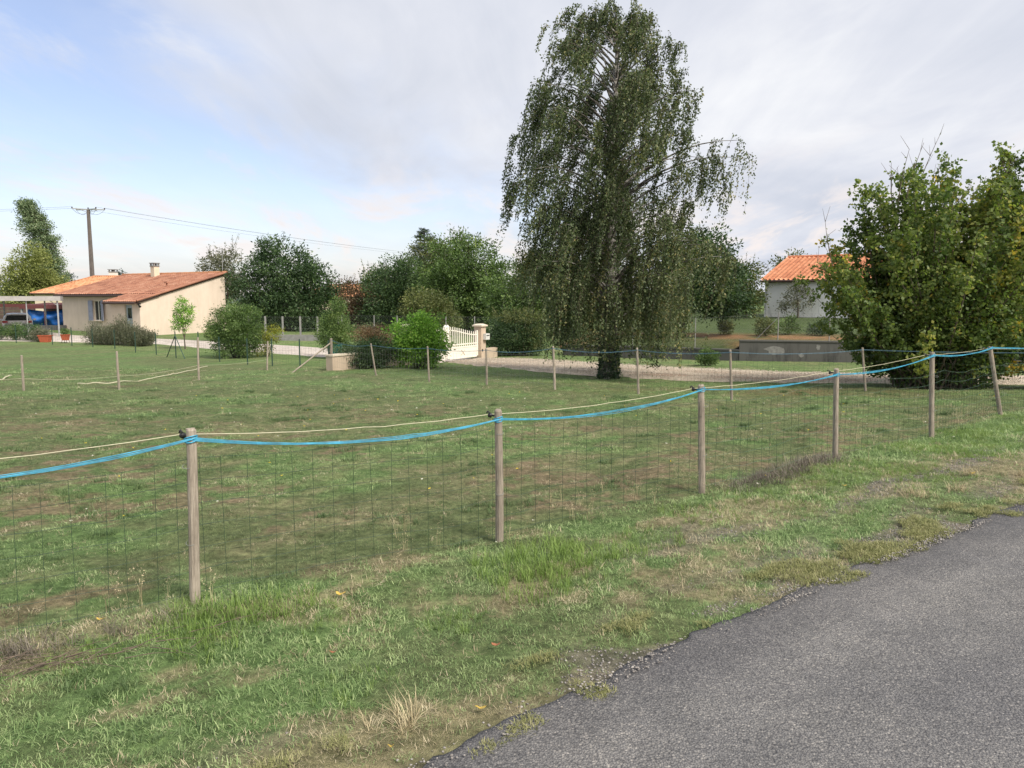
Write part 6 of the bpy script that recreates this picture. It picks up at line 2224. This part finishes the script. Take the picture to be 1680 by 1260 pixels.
def turf():
    rr = np.random.default_rng(200)
    zones = [(1.5, 5.2, .046, .72), (5.2, 8.0, .058, .85), (8.0, 12.0, .092, 1.15), (12.0, 17.0, .14, 1.5), (17.0, 26.0, .21, 1.9)]
    acc = {k: [] for k in ('verge', 'pad', 'dry')}
    for (y0, y1, st, sc) in zones:
        x, y = jitter_field(-.72 * y1 - 3, .72 * y1 + 3, y0, y1, st, rr)
        rs = road_sd(x, y) + (fbm(x, y, 3, 211, 3) - .5) * .22
        k = rs > .015
        x, y, rs = x[k], y[k], rs[k]
        lw = lawn_zone(x, y)
        soil, dry, green, pad, sh, track = ground_masks(x, y)
        u = rr.random(len(x))
        bare = np.clip(soil * .80 + sh * .66 + track * .62, 0, .95)
        live = u > bare
        # turf is trodden thin in places
        thin = sstep(.36, .60, fbm(x, y, 5.0, 217, 3))
        live &= rr.random(len(x)) < np.where(pad > .5, .50 + .5 * thin, .62 + .38 * thin)
        x, y, dry, green, pad, lw, soil = (q[live] for q in (x, y, dry, green, pad, lw, soil))
        isdry = rr.random(len(x)) < np.clip(dry * np.where(pad > .5, .32, .74) + .06 + .3 * soil, 0, .85) * (1 - .5 * lw)
        s = sc * rr.uniform(.5, 1.5, len(x)) * np.where(pad > .5, .74, 1.0) * np.where(green > .5, 1.08, .86)
        z = terr(x, y)
        rec = np.column_stack([x, y, z, s])
        vg = (~isdry) & ((pad < .5) | (lw > .5) | ((green > .5) & (rr.random(len(x)) < .55)))
        acc['dry'].append(rec[isdry]); acc['verge'].append(rec[vg]); acc['pad'].append(rec[(~isdry) & ~vg])
    def variants(n, *a, **k):
        return [blade_set(n, *a, np.random.default_rng(300 + i), **k) for i in range(6)]
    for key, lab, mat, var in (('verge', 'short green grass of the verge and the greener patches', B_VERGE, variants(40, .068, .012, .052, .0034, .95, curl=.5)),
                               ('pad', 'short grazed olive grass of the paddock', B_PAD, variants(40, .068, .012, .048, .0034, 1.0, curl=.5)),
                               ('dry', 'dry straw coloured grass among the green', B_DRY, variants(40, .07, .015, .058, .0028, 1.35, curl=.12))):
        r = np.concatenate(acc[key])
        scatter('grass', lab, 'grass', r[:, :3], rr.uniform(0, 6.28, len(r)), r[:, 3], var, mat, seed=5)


turf()


def clumps():
    rr = np.random.default_rng(400)
    # lush tufts round the post feet and up the verge
    C = [(-1.72, 3.78, .22, 1), (-1.50, 3.86, .22, 1), (-1.37, 4.0, .2, .95), (-1.53, 3.58, .18, .8), (-1.25, 4.12, .18, .8), (-1.78, 4.05, .12, 1), (-.04, 4.72, .25, 1.0), (.24, 4.83, .3, 1), (.11, 4.4, .26, .85), (.49, 4.95, .25, .9), (.72, 5.0, .2, .8),
         (-.33, 3.95, .2, .65), (.35, 4.55, .25, .8), (-2.1, 3.5, .2, .6), (1.0, 5.3, .3, .6), (1.5, 5.9, .35, .55), (2.2, 6.5, .35, .5), (-.7, 3.2, .2, .5), (.25, 5.1, .25, .9), (-1.05, 3.95, .2, .6)]
    for k in range(46):
        x = rr.uniform(2.5, 8.5); d = rr.uniform(-1.4, -.15)
        C.append((x, float(np.interp(x, FX, FY)) + d, .4, rr.uniform(.3, .5)))
    pts = []; sc = []
    for (x, y, r, s) in C:
        n = int(46 * r * r / .05)
        a = rr.uniform(0, 6.28, n); q = r * np.sqrt(rr.random(n))
        px = x + np.cos(a) * q; py = y + np.sin(a) * q
        k = (np.abs(px) < .72 * py + 2)
        pts.append(np.column_stack([px, py, terr(px, py)])[k]); sc.append((s * rr.uniform(.6, 1.2, n))[k])
    pts = np.concatenate(pts); sc = np.concatenate(sc)
    var = [blade_set(8, .035, .05, .145, .0036, .42, np.random.default_rng(410 + i), curl=.45) for i in range(5)]
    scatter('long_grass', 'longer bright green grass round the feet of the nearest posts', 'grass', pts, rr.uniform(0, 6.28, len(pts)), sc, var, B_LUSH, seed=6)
    # feathery weed cushions in the paddock and verge
    x, y = jitter_field(-14, 14, 3, 17, .42, rr)
    n1 = fbm(x, y, .9, 421, 3)
    k = (rr.random(len(x)) < sstep(.45, .8, n1) * .55) & (fence_sd(x, y) > .1) & (rr.random(len(x)) < np.clip(1.5 - y / 12, .15, 1))
    k |= (rr.random(len(x)) < .05) & (road_sd(x, y) > .5)
    x, y = x[k], y[k]
    x = np.append(x, [.13, -2.0, -1.75, 1.6, .9]); y = np.append(y, [6.18, 3.28, 3.2, 6.2, 6.9])
    pts = []; sc = []
    for a, b in zip(x, y):
        r = rr.uniform(.03, .17) ; n = int(6 + r * 90)
        t = rr.uniform(0, 6.28, n); q = r * np.sqrt(rr.random(n))
        px = a + np.cos(t) * q * 1.3 + rr.normal(0, r * .5, n); py = b + np.sin(t) * q + rr.normal(0, r * .4, n)
        pts.append(np.column_stack([px, py, terr(px, py)])); sc.append(rr.uniform(.5, 1.0, n) * (.8 + .04 * b))
    pts = np.concatenate(pts); sc = np.concatenate(sc)
    var = [blade_set(22, .04, .03, .085, .004, .7, np.random.default_rng(430 + i), curl=.3) for i in range(5)]
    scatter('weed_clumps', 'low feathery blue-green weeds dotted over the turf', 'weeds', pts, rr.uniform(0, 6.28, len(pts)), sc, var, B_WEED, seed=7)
    # dry seed stalks along the fence
    n = 420
    x = rr.uniform(-4.5, 8.5, n); dd = rr.normal(.22, .28, n)
    y = np.interp(x, FX, FY) + dd
    pr = sstep(.42, .6, fbm(x, y, 1.2, 441, 3)) * .75 + .12
    k = rr.random(n) < pr
    x, y = x[k], y[k]
    def stalk(seed):
        r2 = np.random.default_rng(seed)
        V, F, T = blade_set(5, .035, .14, .30, .0026, .22, r2, curl=.25)
        tips = V.reshape(-1, 5, 3)[:, 4]
        P = np.concatenate([tips + r2.normal(0, .010, tips.shape) - np.array([0, 0, .01 * j]) for j in range(6)])
        v2, f2 = leaf_arrays(P, r2.normal(0, 1, P.shape), np.full(len(P), .013), r2, .6)
        f3 = np.concatenate([f2[:, :3], f2[:, [0, 2, 3]]]) + len(V)
        return np.concatenate([V, v2]), np.concatenate([F, f3]), np.concatenate([T, np.full(len(v2), .7)])
    scatter('seed_stalks', 'thin dry seed stalks standing along the wire fence', 'stalks', np.column_stack([x, y, terr(x, y)]), rr.uniform(0, 6.28, len(x)), rr.uniform(.4, .85, len(x)), [stalk(450 + i) for i in range(5)], B_STALK, seed=8)
    # grey dead weeds round the fourth post
    n = 330
    s = rr.random(n)
    x = 2.1 + 1.5 * s + rr.normal(0, .12, n); y = np.interp(x, FX, FY) - .08 + rr.normal(0, .13, n)
    x2 = rr.normal(-2.6, .35, 110); y2 = np.interp(x2, FX, FY) - .2 + rr.normal(0, .07, 110)
    x = np.concatenate([x, x2]); y = np.concatenate([y, y2])
    var = [blade_set(14, .05, .06, .17, .0032, .75, np.random.default_rng(470 + i), curl=.5) for i in range(4)]
    scatter('dead_weeds', 'grey-brown dead weeds matted along the foot of the fence', 'weeds', np.column_stack([x, y, terr(x, y)]), rr.uniform(0, 6.28, len(x)), rr.uniform(.5, 1.05, len(x)), var, B_MAUVE, seed=9)
    # pale creeping turf over the asphalt edge
    x = rr.uniform(-1.6, 6.5, 5200); rs = rr.uniform(-.13, .34, 5200)
    y = np.interp(x, RX, RY) + rs / .79
    m = fbm(x, y, 2.6, 481, 4)
    k = m > .53 + .12 * sstep(.02, -.12, rs) + .06 * sstep(.1, .34, rs)
    x, y = x[k], y[k]
    var = [blade_set(30, .045, .012, .034, .0036, 1.1, np.random.default_rng(485 + i), curl=.5) for i in range(4)]
    scatter('edge_turf', 'yellowish creeping turf along the broken asphalt edge', 'grass', np.column_stack([x, y, np.maximum(terr(x, y), .002)]), rr.uniform(0, 6.28, len(x)), rr.uniform(.6, 1.2, len(x)), var, B_MAT, seed=10)
    # straw tufts on the shoulder
    pts = []
    for cx, cy in ((-.45, 2.9), (4.05, 6.75), (4.5, 7.3), (3.6, 6.5), (5.0, 7.3)):
        n = 16
        pts.append(np.column_stack([cx + rr.normal(0, .06, n), cy + rr.normal(0, .05, n)]))
    p = np.concatenate(pts)
    var = [blade_set(10, .02, .06, .20, .0026, .75, np.random.default_rng(490 + i), curl=.5) for i in range(4)]
    scatter('straw_tufts', 'splayed straw coloured tufts near the asphalt', 'grass', np.column_stack([p, terr(p[:, 0], p[:, 1])]), rr.uniform(0, 6.28, len(p)), rr.uniform(.6, 1.1, len(p)), var, B_STALK, seed=11)


clumps()


def stone(seed, flat=.6):
    r2 = np.random.default_rng(seed)
    V = np.array([(1, 0, 0), (-1, 0, 0), (0, 1, 0), (0, -1, 0), (0, 0, 1), (0, 0, -1), (.6, .6, .5), (-.6, .55, .5), (.55, -.6, .5), (-.6, -.6, .45)], float)
    V = V * r2.uniform(.75, 1.2, V.shape) * np.array([1, .85, flat])
    F = np.array([(0, 6, 4), (0, 2, 6), (2, 4, 6), (2, 7, 4), (2, 1, 7), (1, 4, 7), (1, 9, 4), (1, 3, 9), (3, 4, 9), (3, 8, 4), (3, 0, 8), (0, 4, 8), (0, 5, 2), (2, 5, 1), (1, 5, 3), (3, 5, 0)])
    return V, F, np.full(len(V), r2.random() * .6)


M_CHIP = mat_blade('loose_chippings', (.13, .12, .115), (.25, .23, .215), (.46, .43, .40), 30, 0.0)
M_PEB = mat_blade('pale_limestone_gravel', (.36, .30, .24), (.54, .47, .39), (.72, .66, .57), 9, 0.0)


def stones():
    rr = np.random.default_rng(500)
    x = rr.uniform(-1.6, 7.5, 26000); rs = np.abs(rr.normal(.05, .26, 26000)) - .10
    y = np.interp(x, RX, RY) + rs / .79
    m = ground_masks(x, y)[4]
    k = (rr.random(len(x)) < m * .38 + .03 * (rs < .1)) & (y > 1.9)
    x, y = x[k], y[k]
    x2 = rr.uniform(1.5, 7.5, 9000); r2 = rr.normal(1.05, .2, 9000); y2 = np.interp(x2, RX, RY) + r2 / .79
    k = rr.random(len(x2)) < ground_masks(x2, y2)[5] * .6
    x = np.concatenate([x, x2[k]]); y = np.concatenate([y, y2[k]])
    z = np.maximum(terr(x, y), np.where(road_sd(x, y) < 0, .003, -9)) + .002
    scatter('loose_chippings', 'loose grey chippings along the ragged road edge', 'gravel', np.column_stack([x, y, z]), rr.uniform(0, 6.28, len(x)), rr.uniform(.003, .009, len(x)), [stone(510 + i) for i in range(5)], M_CHIP, seed=12)
    # lane and drive gravel
    n = 15000
    t = rr.random(n); w = rr.random(n)
    near = np.array([(-2.6, 29.5), (-.6, 26.6), (.9, 24.3), (2.6, 22.6), (4.4, 21.2), (6.4, 20.0), (9, 19.5), (13, 19.2)])
    far = np.array([(-1.3, 32.4), (.2, 32.5), (1.8, 31.2), (3.7, 28.8), (5.6, 26.9), (8.8, 24.2), (11.6, 22.9), (15, 22.5)])
    s = np.linspace(0, 1, 8)
    ax = np.interp(t, s, near[:, 0]); ay = np.interp(t, s, near[:, 1]); bx_ = np.interp(t, s, far[:, 0]); by_ = np.interp(t, s, far[:, 1])
    x = ax * (1 - w) + bx_ * w; y = ay * (1 - w) + by_ * w
    z = terr0(x, y) + .04
    scatter('lane_gravel', 'pale limestone gravel strewn over the lane', 'gravel', np.column_stack([x, y, z]), rr.uniform(0, 6.28, n), rr.uniform(.008, .022, n), [stone(530 + i) for i in range(5)], M_PEB, seed=13)


stones()


def fallen_leaves():
    rr = np.random.default_rng(600)
    my = plain('yellow_fallen_leaf', (.44, .31, .06), .6, .2, 40)
    mb = plain('brown_fallen_leaf', (.26, .10, .045), .7, .2, 40)
    spots = [(-.99, 4.21, .045, my, 'yellow fallen leaf in the grass right of the nearest post'), (-2.19, 3.86, .035, my, 'yellow fallen leaf in the grass left of the nearest post'),
             (-.08, 3.57, .038, mb, 'curled brown leaf lying mid verge below the second post'), (-.88, 3.54, .026, mb, 'small brown leaf on the verge right of the nearest post'),
             (-.46, 2.70, .02, my, 'tiny yellow leaf at the corner of the asphalt edge'), (4.5, 7.25, .05, my, 'pale yellow leaf on the verge below the leaning post'), (3.1, 6.9, .04, my, 'pale leaf on the verge below the fourth post'),
             (-.13, 2.97, .035, my, 'yellow blade-like leaf beside the asphalt edge')]
    for i, (x, y, s, m, lab) in enumerate(spots):
        V = []
        for k in range(10):
            a = 2 * math.pi * k / 10
            r = s * .55 * (1.0 + .25 * math.cos(a * 2)) * rr.uniform(.85, 1.1)
            V.append((x + math.cos(a) * r, y + math.sin(a) * r * .7, tz(x, y) + .03 + .35 * s * (math.cos(a) ** 2) + rr.uniform(-.003, .003)))
        V.append((x, y, tz(x, y) + .028))
        V2 = [(p[0], p[1], p[2] - .0012) for p in V]
        F = [(10, k, (k + 1) % 10) for k in range(10)] + [(21, 11 + (k + 1) % 10, 11 + k) for k in range(10)] + [(k, k + 11, (k + 1) % 10 + 11, (k + 1) % 10) for k in range(10)]
        tag(MB().add(V + V2, F).build('fallen_leaf', m, None, (x, y, tz(x, y))), lab, 'leaf', 'fallen leaves on the verge')
    # scattered tiny daisies and yellow hawkbit in the grass
    wm = mat_leaf('tiny_flower', [(0, (.70, .68, .62)), (.6, (.75, .72, .6)), (.62, (.70, .52, .05)), (1, (.75, .58, .05))], .1)
    n = 190
    x = rr.uniform(-9, 10, n); y = rr.uniform(3.2, 16, n)
    k = (fence_sd(x, y) > -.3) & (np.abs(x) < .7 * y)
    x, y = x[k], y[k]; n = len(x)
    P = []; T = []
    for a, b in zip(x, y):
        q = np.array([a, b, tz(a, b) + .045]); t = 0.2 if rr.random() < .55 else .9
        for j in range(5):
            P.append(q); T.append(t)
    P = np.array(P); A = rr.normal(0, 1, P.shape); A[:, 2] = .25
    V, F = leaf_arrays(P, A, np.full(len(P), .012) * np.repeat(.7 + .06 * y, 5), rr, .7)
    me = mesh_np('wild_flowers', V, F); add_attr(me, 'tone', 'FLOAT', 'POINT', np.repeat(T, 4))
    tag(link('wild_flowers', me, wm), 'tiny white and yellow wild flowers dotted in the paddock grass', 'flowers', kind='stuff')
    # dead twigs at the foot of the fence on the left
    w = MB()
    for k in range(60):
        x = rr.normal(-2.3, .32); y = 3.33 + (x + 2.3) * .45 + rr.normal(0, .07); a = rr.normal(.45, .5); L = rr.uniform(.08, .3)
        d = np.array([math.cos(a), math.sin(a), rr.normal(.03, .06)])
        q = np.array([x, y, tz(x, y) + rr.uniform(.015, .05)])
        w.tube([q, q + d * L * .5 + np.array([0, 0, .01]), q + d * L], [.0028, .002, .0012], 4, cap=False)
    tag(w.build('dead_twigs', M_TWIG, None, (-2.3, 3.33, 0)), 'loose dead twigs below the fence at the left edge', 'twigs', kind='stuff')


fallen_leaves()
